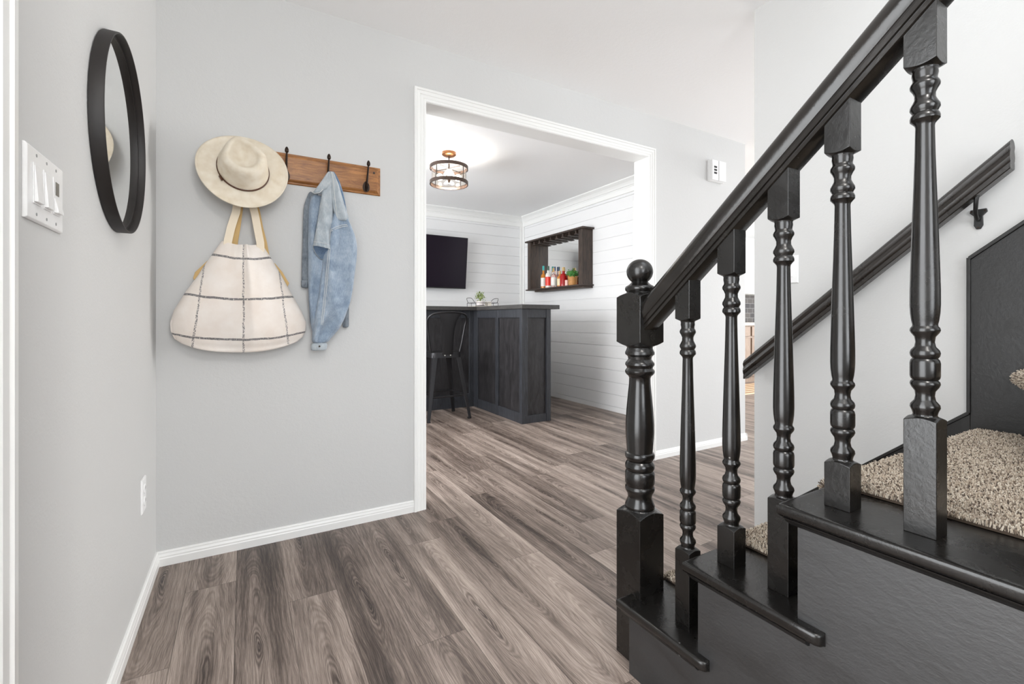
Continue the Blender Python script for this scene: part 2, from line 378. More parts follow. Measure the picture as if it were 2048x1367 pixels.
# ------------------------------------------------------------------ the setting
XL, YB, XS, CH = -.305, 2.33, 2.065, 2.44          # left wall, back wall, stair wall, ceiling
PW, PL, PX0, PY0 = .1606, 1.22, .137, 0
def floor_mesh():
    mb = MB(); ids = []; uvs = []; edges = []
    joint = {-3: 1.636, -2: 2.05, -1: 1.20, 0: 1.80, 1: 1.09, 2: 1.36, 3: 1.99, 4: 2.157, 5: 1.66, 6: 1.15}
    tones = {(-3, 1): .35, (-2, 1): .5, (-1, 1): .45, (0, 1): .2, (0, 0): .62}
    k0, k1 = -12, 52
    for k in range(k0, k1):
        x0 = PX0+k*PW; j = joint.get(k-0, None)
        if j is None: j = random.random()*PL
        y = j-PL*math.ceil((j+2.2)/PL)
        while y < 6.8:
            t = random.random(); r1, r2 = random.random(), random.random()
            if k == 0 and abs(y-j) < .01: t = .15
            if k == 0 and abs(y+PL-j) < .01: t = .75
            o = len(mb.v)
            mb.add([(x0, y, 0), (x0+PW, y, 0), (x0+PW, y+PL, 0), (x0, y+PL, 0)], [(0, 1, 2, 3)])
            ids.append((r1, r2, t)); uvs.append([(-PW/2, -PL/2), (PW/2, -PL/2), (PW/2, PL/2), (-PW/2, PL/2)])
            y += PL
    me = bpy.data.meshes.new('floor'); me.from_pydata(mb.v, [], mb.f)
    me.uv_layers.new(name='plank'); me.uv_layers.new(name='edge')
    me.color_attributes.new('plank_id', 'FLOAT_COLOR', 'CORNER')
    u1, u2, ca = me.uv_layers['plank'], me.uv_layers['edge'], me.color_attributes['plank_id']
    for i, p in enumerate(me.polygons):
        for c, li in enumerate(p.loop_indices):
            u1.data[li].uv = uvs[i][c]; u2.data[li].uv = (uvs[i][c][0]+PW/2, uvs[i][c][1]+PL/2)
            ca.data[li].color = (*ids[i], 1)
    me.materials.append(M['floor']); o = bpy.data.objects.new('floor', me); COL.objects.link(o); o['kind'] = 'structure'
floor_mesh()
# foyer + hall ceiling with the stairwell opening
c = MB(); c.box(-.6, 7.9, .75, YB, CH, CH+.12); c.box(-.6, .93, -2.2, .75, CH, CH+.12); c.box(2.19, 7.9, -2.2, .75, CH, CH+.12)
struct('ceiling_foyer', c, 'ceil')
struct('ceiling_bar', MB().box(-1.3, 3.46, 2.45, 5.9, CH, CH+.12), 'ceil')
struct('ceiling_kitchen', MB().box(3.46, 9.2, 2.33, 5.9, CH, CH+.12), 'ceil')
# left wall with the front-door opening beside the camera
DY0, DY1, DZ = -.16, .869, 2.07
w = MB(); w.box(XL-.12, XL, DY1, 2.45, 0, CH); w.box(XL-.12, XL, -2.2, DY0, 0, CH); w.box(XL-.12, XL, DY0, DY1, DZ, CH)
struct('wall_left', w, 'wall')
struct('wall_front', MB().box(-.42, -.45+.03, -2.2, -2.19, 0, .01).box(-.42, 2.2, -2.32, -2.2, 0, .6).box(-.42, 2.2, -2.32, -2.2, 2.2, CH).box(-.42, -.4, -2.32, -2.2, .6, 2.2).box(1.15, 2.2, -2.32, -2.2, .6, 2.2), 'wall')
f = MB()
for a in (-.4, .35, 1.11): f.box(a, a+.04, -2.29, -2.23, .6, 2.2)
for a in (.6, 2.16): f.box(-.36, 1.11, -2.285, -2.235, a, a+.04)
struct('added_window_1', f, 'trim')  # unseen front window put in to admit the fill light
OX0, OX1, OZ = .824, 2.462, 2.14
w = MB(); w.box(XL, OX0, YB, YB+.12, 0, CH); w.box(OX1, 3.58, YB, YB+.12, 0, CH); w.box(OX0, OX1, YB, YB+.12, OZ, CH)
struct('wall_back', w, 'wall')
# stair wall with shaft above
w = MB(); w.box(XS, XS+.12, -2.2, 1.298, 0, CH); w.box(XS, XS+.12, -2.2, .75, CH, 3.95)
struct('wall_right', w, 'wall')
struct('wall_stairwell', MB().box(.81, .93, -2.2, .75, CH, 3.95).box(.81, XS, .75, .87, CH+.12, 3.95).box(.81, XS+.12, -2.32, -2.2, CH, 3.95), 'wall')
# casings
CPR = [(0, 0), (0, .009), (.004, .011), (.012, .011), (.014, .009), (.017, .012), (.030, .0125), (.032, .0105), (.035, .0145), (.048, .0155), (.050, .0135), (.053, .019), (.063, .019), (.066, .016), (.066, 0)]
def sweep_casing(place, x0, x1, z1, wide=1):   # profile mitred round the head of an opening
    R = []
    for f in (lambda a: (x0-a, 0), lambda a: (x0-a, z1+a), lambda a: (x1+a, z1+a), lambda a: (x1+a, 0)):
        R.append([place(*f(a*wide), t) for a, t in CPR])
    return MB().rings(R, True, True, False)
def casing(name, x0, x1, z1, w_, y, d):
    return struct(name, sweep_casing(lambda u, z, t: (u, y+d*t, z), x0, x1, z1), 'trim')
casing('trim_1', OX0+.004, OX1-.004, OZ-.004, .066, YB, -1)
struct('trim_2', MB().box(OX0-.002, OX0+.006, YB-.004, YB+.124, 0, OZ).box(OX1-.006, OX1+.002, YB-.004, YB+.124, 0, OZ).box(OX0, OX1, YB-.004, YB+.124, OZ-.006, OZ+.002), 'trim', bevel=.0015)
casing('trim_3', OX0+.004, OX1-.004, OZ-.004, .066, YB+.12, 1)
mb = sweep_casing(lambda u, z, t: (XL+t, u, z), DY0, DY1, DZ, 1.32)
mb.box(XL-.12, XL, DY1-.012, DY1, 0, DZ); mb.box(XL-.12, XL, DY0, DY0+.012, 0, DZ); mb.box(XL-.12, XL, DY0, DY1, DZ-.012, DZ)
struct('door_1', mb, 'trim')
# baseboards: stepped profile
BP = [(0, 0), (.013, 0), (.0135, .030), (.0115, .034), (.0115, .040), (.010, .044), (.0085, .049), (.0085, .0535), (.0045, .058), (0, .0585)]
def base_x(name, x0, x1, y, d):
    return struct(name, MB().prism([(y+d*t, z) for t, z in BP], 'x', x0, x1), 'trim')
def base_y(name, y0, y1, x, d):
    mb = MB(); vs = []; n = len(BP)
    mb.prism([(x+d*t, z) for t, z in BP], 'y', y0, y1); return struct(name, mb, 'trim')
base_x('baseboard_back', XL, OX0-.062, YB, -1); base_x('baseboard_back_right', OX1+.062, 3.58, YB, -1)
base_y('baseboard_left', DY1+.088, YB, XL, 1); base_y('baseboard_hall', YB-.013, 2.45, 3.58, 1)
# bar room
def shiplap(name, horiz, a0, a1, pos, d, holes=()):
    mb = MB(); z0 = 1.10-.1305*9; mbk = MB()
    zs = [z0+.1305*k for k in range(0, 20)]
    for k in range(len(zs)-1):
        za, zb = max(0, zs[k]+.0022), min(CH, zs[k+1]-.0022)
        if zb-za < .01: continue
        if horiz: ya, yb = sorted((pos, pos+d*.014)); mb.box(a0, a1, ya, yb, za, zb)
        else: xa, xb = sorted((pos, pos+d*.014)); mb.box(xa, xb, a0, a1, za, zb)
    t = pos-d*.1
    if horiz: ya, yb = sorted((pos+d*.005, t)); mb.box(a0, a1, ya, yb, 0, CH)
    else: xa, xb = sorted((pos+d*.005, t)); mb.box(xa, xb, a0, a1, 0, CH)
    return struct(name, mb, 'ship')
FY, FX = 5.634, 3.464
shiplap('wall_far', True, -1.3, 3.6, FY, -1)
shiplap('wall_bar_right', False, 3.44, FY, FX, -1)
struct('wall_bar_right_near', MB().box(3.45, 3.58, 2.45, 2.62, 0, CH).box(3.45, 3.58, 2.62, 3.45, 2.12, CH), 'ship')
mb = MB(); mb.box(3.436, 3.45, 3.37, 3.455, 0, 2.205).box(3.436, 3.45, 2.60, 3.37, 2.12, 2.205).box(3.43, 3.45, 3.43, 3.455, 0, 2.205).box(3.45, 3.58, 3.37, 3.44, 0, 2.12)
struct('trim_4', mb, 'trim', bevel=.002)
w = MB().box(-1.0, -.88, 2.45, 2.55, 0, CH).box(-1.0, -.88, 5.0, 5.7, 0, CH).box(-1.0, -.88, 2.55, 5.0, 0, .6).box(-1.0, -.88, 2.55, 5.0, 2.15, CH).box(-1.0, -.4, 2.33, 2.45, 0, CH)
struct('wall_bar_left', w, 'ship')
f = MB()
for a in (2.55, 3.75, 4.96): f.box(-.97, -.91, a, a+.04, .6, 2.15)
for a in (.6, 1.36, 2.11): f.box(-.965, -.915, 2.55, 5.0, a, a+.04)
struct('added_window_2', f, 'trim')  # made-up window in the unseen bar-room wall, placed for its light
# corner boards and crown
struct('trim_5', MB().box(FX-.014-.055, FX-.014, FY-.028, FY-.014, 0, 2.31).box(FX-.028, FX-.014, FY-.014-.04, FY-.014, 0, 2.31), 'trim', bevel=.002)
CP = [(0, -.135), (.016, -.135), (.016, -.085), (.020, -.080), (.020, -.072), (.028, -.066), (.034, -.052), (.048, -.034), (.066, -.020), (.074, -.014), (.078, -.012), (.078, 0), (0, 0)]
yo, xo = FY-.014, FX-.014
r1 = [(xo-t, yo-t, CH+z) for t, z in CP]
struct('trim_6', MB().rings([[(-.9, yo-t, CH+z) for t, z in CP], r1, [(xo-t, 2.45, CH+z) for t, z in CP]], True, True, False), 'trim')
# kitchen shell beyond the hall
struct('wall_kitchen', MB().box(3.58, 9.0, 5.0, 5.12, 0, CH), 'ceil')
struct('wall_kitchen_right', MB().box(9.0, 9.12, -2.2, 5.12, 0, CH), 'ceil')
struct('wall_hall_front', MB().box(2.19, 3.4, -2.32, -2.2, 0, CH).box(3.4, 9, -2.32, -2.2, 2.2, CH), 'wall')

# ------------------------------------------------------------------ staircase
H1, H2, H3, H4, H5 = .20, .41, .63, .83, 1.03
XT = XS-.0015
N1, N2, N3 = .99, .762, .532            # front nosing (far edge) of each tread
XN, XP, XC = .918, .94, 1.118           # side nosing, side panel face, carpet edge
st = thing('staircase', (1.5, .6, 0), 'black painted staircase with taupe carpet runner rising beside the grey wall', 'staircase')
TT = .026
def tread(x0, y_far, y_near, z, name='tread'):
    # wood tread with half-round nosing on its left end and far edge
    mb = MB(); prof = [(0, -.0), (.004, .0)]
    r = TT/2
    k = [(0, TT/2), (.006, TT/2), (.0105, TT/2-.001), (.0128, TT/2-.004), (.013, TT/2-.008), (.0125, -.004), (.0105, -.0095), (.006, -.0125), (0, -TT/2)]
    # left-side nosing: profile swept along y; far nosing along x, mitred
    ringL = lambda y, dy: [(x0+r-cx, y, z-r+cz) for cx, cz in k]
    # corner handled with offset outline
    rings = []
    for cx, cz in k:
        rings.append([(x0+r-cx, y_near, z-r+cz), (x0+r-cx, y_far-r+cx, z-r+cz), (XT, y_far-r+cx, z-r+cz)])
    n = 3; vs = [p for q in rings for p in q]; fs = []
    for j in range(len(rings)-1):
        for i in range(n-1): fs.append((j*n+i, j*n+i+1, (j+1)*n+i+1, (j+1)*n+i))
    b0 = len(vs); vs += [(XT, y_near, z), (XT, y_near, z-TT)]
    fs += [(0, 1, 2, b0), ((len(rings)-1)*n, b0+1, (len(rings)-1)*n+2, (len(rings)-1)*n+1)]
    fs += [tuple([j*n for j in range(len(rings))]+[b0+1, b0]), tuple([j*n+2 for j in range(len(rings))]+[b0+1, b0])]
    mb.add(vs, fs, True)
    o = mb.build(name, 'black', st, angle=50); return o
def cove(x0, y_far, y_near, z):
    p = [(0, 0), (.016, 0), (.013, -.006), (.006, -.013), (0, -.015)]
    out = []
    for t, dz in p: out.append([(x0-t, y_near, z+dz), (x0-t, y_far+t, z+dz), (XT, y_far+t, z+dz)])
    vs = [q for o in out for q in o]; n = 3; fs = []
    for j in range(len(p)-1):
        for i in range(2): fs.append((j*n+i, j*n+i+1, (j+1)*n+i+1, (j+1)*n+i))
    fs.append(tuple(j*n for j in range(len(p))))
    return MB().add(vs, fs, True).build('cove_moulding', 'skirt', st, angle=60)
def end_block(x0, ye, z):
    # returned, rounded end of the side nosing that laps past the riser
    mb = MB(); r = TT/2; k = [(0, TT/2), (.006, TT/2), (.0105, TT/2-.001), (.0128, TT/2-.004), (.013, TT/2-.008), (.0125, -.004), (.0105, -.0095), (.006, -.0125), (0, -TT/2)]
    ring = lambda y, s: [(XP+.001, y, z)]+[(x0+r-cx*s if True else 0, y, z-r+cz) for cx, cz in k]+[(XP+.001, y, z-TT)]
    return mb
for (yf, yn, z, ye) in ((N1, N2-.028, H1, .700), (N2, N3-.028, H2, .452), (N3, -.9, H3, None)):
    tread(XN, yf, yn, z); cove(XP, yf-.026, yn-.0 if ye is None else ye+.028, z-TT)
    if ye is not None:
        mb = MB(); r = TT/2; k = [(0, TT/2), (.006, TT/2), (.0105, TT/2-.001), (.0128, TT/2-.004), (.013, TT/2-.008), (.0125, -.004), (.0105, -.0095), (.006, -.0125), (0, -TT/2)]
        # nosing run-past, x from XN to XP, ends with a rounded return
        R = []
        for y, s in ((yn, 0), (ye+.012, 0), (ye+.004, .3), (ye, .9)):
            R.append([(XP, y, z)]+[(min(XP-.0, XN+r-cx+s*.012), y, z-r+cz*(1-.15*s)) for cx, cz in k]+[(XP, y, z-TT)])
        mb.rings(R, True, True, True).build('nosing_return', 'black', st, angle=50)
# risers
for (y, z0, z1) in ((N1-.03, 0, H1-TT), (N2-.03, H1, H2-TT), (N3-.03, H2, H3-TT)):
    MB().box(XP+.002, XT, y-.016, y, z0, z1).build('riser', 'black', st)
# side panel: stepped skin under the treads
sp = [(.984, 0), (.984, H1-TT), (N2-.03, H1-TT), (N2-.03, H2-TT), (N3-.03, H2-TT), (N3-.03, H3-TT), (-1.5, H3-TT), (-1.5, 0)]
mb = MB()
mb.prism([(.96-.0, 0), (.96, H1-TT), (N2-.03, H1-TT), (N2-.03, 0)], 'x', XP, XP+.02)
mb.prism([(N2-.03, 0), (N2-.03, H2-TT), (N3-.03, H2-TT), (N3-.03, 0)], 'x', XP, XP+.02)
mb.prism([(N3-.03, 0), (N3-.03, H3-TT), (-1.5, H3-TT), (-1.5, 0)], 'x', XP, XP+.02)
mb.build('side_panel', 'blackpanel', st)
# winder treads fanning from the wall corner, and their risers
PVT = (XT, .455)
def winder(z, yl, yn, name='tread'):
    mb = MB().prism([(XT, PVT[1]-.0), (.95, yl), (.95, yn), (XT, yn+.35)], 'z', z-.03, z); return mb.build(name, 'black', st, bevel=.01, seg=3)
MB().prism([(XT-.02, .405), (.96, -.01), (.96, -.9), (XT-.02, -.9)], 'z', H3+.002, H4-.02).build('winder_riser', 'carpetfar', st)
MB().prism([(XT-.02, .0), (.96, -.33), (.96, -.9), (XT-.02, -.9)], 'z', H4, H5-.02).build('winder_riser', 'carpetfar', st)
# skirt board on the stair wall, with cap, and the tall panel beside the winders
sk = [(1.1, 0), (1.1, .69-.853*(1.1-.552)), (.552, .69), (.552, H3-.05), (.552, 0)]
SK = XT-.014
mb = MB().prism(sk, 'x', SK, XT).prism([(.552, 0), (.552, 1.19), (-.35, 1.19+.78*.902), (-.35, 0)], 'x', SK, XT)
mb.build('skirt_board', 'skirt', st, bevel=.0015)
mb = MB()
def cap(y0, z0, y1, z1):
    mb.prism([(y0, z0-.004), (y1, z1-.004), (y1, z1+.010), (y0, z0+.010)], 'x', SK-.007, XT)
cap(1.1, .69-.853*(1.1-.552), .552, .69); cap(.556, 1.19, -.35, 1.19+.78*.906)
mb.prism([(.550, .69), (.560, .69), (.560, 1.197), (.550, 1.193)], 'x', SK-.007, XT)
mb.build('skirt_cap', 'skirt', st, bevel=.002)

# carpet: backing slab + individually modelled tufts in one 'stuff' part
def tufts(name, samples, h=.0085):
    vs = []; fs = []; rnd = random.Random(3)
    for (p, nrm) in samples:
        a = rnd.random()*2*PI; ln = h*(.75+.6*rnd.random())
        t = Vector((math.cos(a), math.sin(a), rnd.uniform(-.4, .4)))*.0036*(rnd.random()+.2)
        p = Vector(p)+Vector((rnd.uniform(-1, 1), rnd.uniform(-1, 1), 0))*.0013; nrm = Vector(nrm)
        tip = p+nrm*ln+t; mid = p+nrm*ln*.55+t*.35
        ux = nrm.orthogonal().normalized(); uy = nrm.cross(ux); r0 = .00138*(.8+.5*rnd.random()); o = len(vs)
        b0 = rnd.random()*6
        for c0, rr in ((p, r0*.8), (tip-nrm*.002, r0*1.1)):
            for i in range(4):
                an = b0+i*PI/2; vs.append(tuple(c0+(ux*math.cos(an)+uy*math.sin(an))*rr))
        vs.append(tuple(tip))
        for i in range(4): fs.append((o+i, o+(i+1) % 4, o+4+(i+1) % 4, o+4+i))
        for i in range(4): fs.append((o+4+i, o+4+(i+1) % 4, o+8))
    me = bpy.data.meshes.new(name); me.from_pydata(vs, [], fs); me.materials.append(M['tuft'])
    me.polygons.foreach_set('use_smooth', [True]*len(me.polygons))
    o = bpy.data.objects.new(name, me); COL.objects.link(o); o.parent = st; o.matrix_parent_inverse = Matrix.Translation(st.location).inverted()
    o['kind'] = 'stuff'; o['label'] = 'deep flecked taupe carpet pile'; return o
def carpet_step(yf, yn, z, xe=XS-.016):
    # bullnose path in (y,z): under the nosing, round it and back over the tread
    path = []; S = .0031
    R = TT/2+.006; cy, cz = yf-.006, z-TT/2+.0
    pts = [(yf-.028, z-.16), (yf-.028, z-TT-.006)]
    for i in range(9):
        a = -PI/2+PI*i/8; pts.append((cy+math.cos(a)*R, cz+math.sin(a)*R))
    pts.append((yn, z+.006))
    # slab
    mb = MB(); mb.rings([[(x, y, zz) for y, zz in pts]+[(x, yn, z+.001), (x, yf-.01, z+.001), (x, yf-.01, z-.02), (x, yf-.036, z-TT), (x, yf-.036, z-.16)] for x in (XC, xe)], True, True, False)
    mb.build('carpet_backing', 'carpetbase', st)
    out = []; acc = 0
    for (a, b2) in zip(pts[:-1], pts[1:]):
        d = math.hypot(b2[0]-a[0], b2[1]-a[1]); n = max(1, int(d/S)); ny, nz = -(b2[1]-a[1])/d, (b2[0]-a[0])/d
        ny, nz = -ny, -nz
        for i in range(n):
            y = a[0]+(b2[0]-a[0])*(i+.5)/n; zz = a[1]+(b2[1]-a[1])*(i+.5)/n
            yield_x = int((xe-XC)/S)
            for q in range(yield_x+1): out.append(((XC+q*S, y, zz), (0, ny, nz)))
    return out
S_ = carpet_step(N1, N2-.03, H1)+carpet_step(N2, N3-.03, H2)
def keep3(p):  # cut tread-3 pile where the winder stands
    return True
S3 = [q for q in carpet_step(N3, .0, H3) if q[0][2] < H3 or q[0][1] > .445-.385*(XS-q[0][0])]
S_ += S3
# winder 4: bullnose from the wall corner fanning towards the stair side
d = Vector((.94-XS, -.42, 0)); ln = d.length; d.normalize(); nrm = Vector((-d.y, d.x, 0)); nrm = nrm if nrm.y > 0 else -nrm
pts = [(-.03, -.19), (-.03, -TT-.006)]+[(-.006+math.cos(-PI/2+PI*i/8)*.019, -TT/2+math.sin(-PI/2+PI*i/8)*.019) for i in range(9)]+[(-.25, .006)]
P0 = Vector((XS-.016, .438, H4))
def clampx(p): return (min(p.x, XS-.016), p.y, p.z)
mb = MB(); mb.rings([[clampx(P0+d*s+nrm*y+Vector((0, 0, zz))) for y, zz in pts]+[clampx(P0+d*s+nrm*-.25+Vector((0, 0, -.03))), clampx(P0+d*s+nrm*-.05+Vector((0, 0, -.19)))] for s in (0, ln)], True, True, False)
mb.build('carpet_backing', 'carpetfar', st)
for a, b2 in zip(pts[:-1], pts[1:]):
    dd = math.hypot(b2[0]-a[0], b2[1]-a[1]); n = max(1, int(dd/.0031)); ny, nz = (b2[1]-a[1])/dd, -(b2[0]-a[0])/dd
    for i in range(n):
        y = a[0]+(b2[0]-a[0])*(i+.5)/n; zz = a[1]+(b2[1]-a[1])*(i+.5)/n
        for q in range(int(ln/.0031)):
            p = P0+d*(q*.0031)+nrm*y+Vector((0, 0, zz))
            if p.x < 1.12 or p.x > XS-.018: continue
            S_.append((tuple(p), tuple(nrm*ny+Vector((0, 0, nz)))))
tufts('carpet_pile', S_)

# ------------------------------------------------------------------ balustrade
BX = 1.013; SL = .875
rl = thing('stair_railing', (BX, .6, H1), 'black balustrade with ball-topped newel post along the open side of the stairs', 'stair railing')
def rail_sweep(name, prof, y0, z0, y1, slope, xc, m, parent, cap_round=False):
    c = math.cos(math.atan(slope)); R = []
    n = 2
    for y in (y0, y1):
        R.append([(xc+px, y, z0+slope*(y0-y)+pn/c) for px, pn in prof])
    return MB().rings(R, True, True, True).build(name, m, parent, angle=28)
def sym(p): return p+[(-x, z) for x, z in p[::-1]]
def arc(cx, cz, rx, rz, a0, a1, n): return [(cx+rx*math.cos(math.radians(a0+(a1-a0)*i/n)), cz+rz*math.sin(math.radians(a0+(a1-a0)*i/n))) for i in range(n+1)]
RP = [(.0225, 0), (.0265, .002), (.0265, .009), (.0245, .0105), (.0245, .012), (.0285, .0135), (.0285, .0225), (.0265, .0245), (.0265, .026)]+arc(0, .045, .034, .033, -32, 90, 14)
RP = sym(RP)
rail_sweep('handrail', RP, .9495, .964, -.55, SL, BX, 'rail', rl)
# newel post
NX, NY = 1.019, .997
def block(mb, cx, cy, h, z0, z1, rt, rb, chf=.55, top=True, bot=False, zfn=None):
    # square block whose ends run out to a turned neck (lamb's-tongue)
    n = 8; per = []
    for s in range(4):
        for i in range(n):
            t = -1+2*i/n; per.append([(t, -1), (1, t), (-t, 1), (-1, -t)][s])
    def ring(z, f=1): return [(cx+h*u*f, cy+h*v*f, z) for u, v in per]
    def arch(z, sgn): return [(cx+h*u, cy+h*v, z-sgn*chf*(math.hypot(u, v)-1)*h) for u, v in per]
    def circ(z, r): return [(cx+r*u/math.hypot(u, v), cy+r*v/math.hypot(u, v), z) for u, v in per]
    R = []
    if bot: R += [circ(z0-.006, rb), circ(z0-.002, rb*1.08), arch(z0, -1)]
    else: R += [ring(z0)]
    R += [arch(z1, 1), circ(z1+.002, rt*1.08), circ(z1+.006, rt)] if top else [[(x, y, zfn(y) if zfn else z) for x, y, z in ring(z1)]]
    mb.rings(R, True, True, False)
nw = MB()
nw_e = MB(); block(nw_e, NX, NY, .048, 0, .434, .04, .04)
NP = [(.428, .038), (.436, .0395), (.440, .0425), (.447, .043), (.452, .041), (.458, .0385), (.468, .0345), (.480, .036), (.488, .041), (.494, .043), (.500, .0425), (.504, .040), (.508, .0405), (.513, .043), (.540, .043), (.546, .041), (.549, .038), (.553, .041), (.558, .043), (.566, .0425), (.572, .0395), (.577, .036), (.583, .0395), (.588, .0425), (.594, .043), (.600, .0415),
      (.603, .0375), (.620, .0385), (.645, .0405), (.665, .0415), (.690, .041), (.730, .0385), (.770, .0348), (.805, .0312), (.822, .0308), (.828, .0335), (.832, .0385), (.838, .0425), (.844, .0428), (.849, .039), (.852, .037), (.856, .039), (.861, .0422), (.866, .042), (.871, .0385), (.878, .0335), (.886, .035), (.892, .042), (.898, .0425), (.903, .040), (.912, .037)]
newel_b = nw_e.build('newel_post', 'black', rl, bevel=.0015)
MB().lathe((NX, NY, 0), NP, 48).build('newel_turning', 'blackturn', rl, angle=34)
mb = MB(); block(mb, NX, NY, .048, .918, 1.072, .037, .037, bot=True)
mb.build('newel_top_block', 'black', rl, bevel=.0015)
BALL = [(1.068, .036), (1.078, .038), (1.082, .042), (1.088, .043), (1.093, .041), (1.0955, .037), (1.099, .031), (1.104, .026)]
BALL += [(1.137+.0375*math.sin(math.radians(a)), .0385*math.cos(math.radians(a))) for a in range(-52, 91, 8)]+[(1.1745, .0005)]
MB().lathe((NX, NY, 0), BALL, 40).build('newel_ball', 'blackturn', rl, angle=60)
BPf = [(.713, .0160), (.717, .0163), (.723, .0178), (.729, .0203), (.734, .0196), (.741, .0143), (.749, .0128), (.757, .0138), (.764, .0185), (.769, .0203), (.773, .0195), (.776, .0170), (.779, .0195), (.783, .0203), (.805, .0203), (.810, .0192), (.813, .0168), (.817, .0195), (.822, .0203), (.827, .019), (.833, .0142), (.841, .0127), (.850, .0140), (.857, .0190), (.861, .0203), (.865, .0195), (.868, .0172), (.871, .0168), (.878, .0182), (.890, .0196), (.905, .0203), (.930, .0202), (.965, .0194), (1.01, .0182), (1.06, .0168), (1.11, .0152), (1.16, .0138), (1.21, .0128), (1.214, .0135), (1.218, .0165), (1.222, .0200), (1.2265, .0203), (1.231, .0190), (1.234, .0168), (1.237, .0180), (1.241, .0203), (1.246, .0200), (1.251, .0175), (1.258, .0143), (1.266, .0140), (1.273, .0168), (1.278, .0198), (1.282, .0203), (1.286, .0190), (1.289, .0168), (1.293, .0165), (1.300, .0178), (1.307, .0172)]
def rail_under(y): return .964+SL*(.9495-y)
def make_baluster(k, y, zb):
    off = (.396+.1085*k)-.714
    root = MB()
    block(root, BX, y, .0225, zb, .712+off, .016, .016, chf=.5)
    base = root.build('baluster', 'black', rl, bevel=.001)
    MB().lathe((BX, y, off), BPf, 36).build('baluster_turning', 'blackturn', base, angle=34)
    zt = 1.303+off; mb = MB(); h = .0225
    block(mb, BX, y, h, zt+.008, zt+.02, .016, .017, chf=.5, top=False, bot=True, zfn=lambda q_: rail_under(q_)+.004)
    mb.build('baluster_head', 'black', base, bevel=.0008)
    return base
for k, (y, zb) in enumerate(((.8205, H1), (.6945, H2), (.5705, H2), (.4565, H3), (.3300, H3), (.1855, H3))):
    make_baluster(k, y, zb)

# wall handrail
wr = thing('wall_handrail', (2.0, .9, 1.1), 'dark worn wooden handrail sloping up the grey stair wall', 'handrail')
WP = sym([(.018, 0), (.021, .002), (.021, .014), (.019, .016), (.022, .019), (.025, .028), (.023, .036), (.0195, .042), (.022, .047), (.024, .053), (.018, .062), (.009, .067), (0, .068)])
rail_sweep('rail', WP, 1.298, .7225, .445, .85, 2.0, 'wallrail', wr)
br = MB(); bz = 1.36
br.tube([(2.06, .535, 1.325), (2.045, .535, 1.318), (2.02, .532, 1.335), (2.0, .525, 1.37), (2.0, .522, 1.395)], [.007, .006, .0055, .006, .007], 10)
br.prism([(.535-.019, 1.352), (.535-.021, 1.342), (.535-.010, 1.330), (.535-.011, 1.30), (.535-.005, 1.288), (.535+.005, 1.288), (.535+.011, 1.30), (.535+.010, 1.330), (.535+.021, 1.342), (.535+.019, 1.352)], 'x', 2.058, 2.065)
br.prism([(.495, 1.437), (.565, 1.3775), (.565, 1.3715), (.495, 1.431)], 'x', 1.991, 2.009)
bro = br.build('bracket', 'wire', wr, bevel=.0012)
for (y, z) in ((.519, 1.345), (.551, 1.345), (.535, 1.293)): MB().lathe((2.057, y, z), [(-.001, .0028), (.001, .0028)], 10, 'x').build('screw', 'iron', bro)

# ------------------------------------------------------------------ round mirror
mr = thing('round_mirror', (XL, 1.64, 1.496), 'round wall mirror with deep dark frame on the left wall', 'mirror')
R0 = .26
MB().lathe((XL, 1.64, 1.496), [(0.0015, R0), (.0285, R0), (.0300, R0-.001), (.0300, R0-.004), (.0288, R0-.005), (.0125, R0-.0055), (.012, R0-.012), (.0015, R0-.012), (.0015, R0)], 96, 'x', caps=False).build('frame', 'frame', mr, angle=40)
MB().lathe((XL, 1.64, 1.496), [(.003, R0-.008), (.0105, R0-.008)], 96, 'x').build('mirror_glass', 'mirror', mr, angle=30)

# ------------------------------------------------------------------ switches and outlet
def plate_y(mb, y0, y1, z0, z1, x=XL, d=1, t=.006):
    c = .003
    a, b2 = x+d*.0, x+d*t
    mb.rings([[(a, y0, z0), (a, y1, z0), (a, y1, z1), (a, y0, z1)], [(a+d*t*.55, y0, z0), (a+d*t*.55, y1, z0), (a+d*t*.55, y1, z1), (a+d*t*.55, y0, z1)], [(b2, y0+c, z0+c), (b2, y1-c, z0+c), (b2, y1-c, z1-c), (b2, y0+c, z1-c)]], True, True, False)
sw = thing('light_switch', (XL, 1.112, 1.22), 'white triple light switch plate beside the door casing on the left wall', 'light switch')
mb = MB(); plate_y(mb, 1.026, 1.199, 1.159, 1.281); mb.build('plate', 'plastic', sw, bevel=.001)
for i, (y) in enumerate((1.0665, 1.1125, 1.159)):
    mb = MB(); mb.box(XL+.006, XL+.0075, y-.017, y+.017, 1.187, 1.254)
    mb.build('rocker_frame', 'plastic', sw, bevel=.0006)
    if i < 2:
        mb = MB().prism([(XL+.0075, 1.190), (XL+.0125, 1.190), (XL+.0125, 1.194), (XL+.0085, 1.250), (XL+.0075, 1.250)], 'y', y-.0145, y+.0145)
        mb.build('rocker', 'plastic', sw, bevel=.0006)
    else:
        MB().prism([(XL+.0075, 1.190), (XL+.0135, 1.190), (XL+.0135, 1.194), (XL+.0085, 1.216), (XL+.0075, 1.216)], 'y', y-.0145, y+.0145).build('rocker', 'plastic', sw, bevel=.0006)
        MB().box(XL+.0074, XL+.0082, y-.008, y+.009, 1.223, 1.247).build('sensor_window', 'plastic_grey', sw)
    for z in (1.171, 1.269):
        mb = MB().lathe((XL+.0055, y, z), [(0, .0028), (.001, .0028)], 12, 'x'); mb.build('screw', 'screwm', sw)
ou = thing('outlet', (XL, 2.04, .385), 'small white outlet low on the left wall near the corner', 'electrical outlet')
mb = MB(); plate_y(mb, 2.003, 2.078, .325, .443); mb.build('plate', 'plastic', ou, bevel=.001)
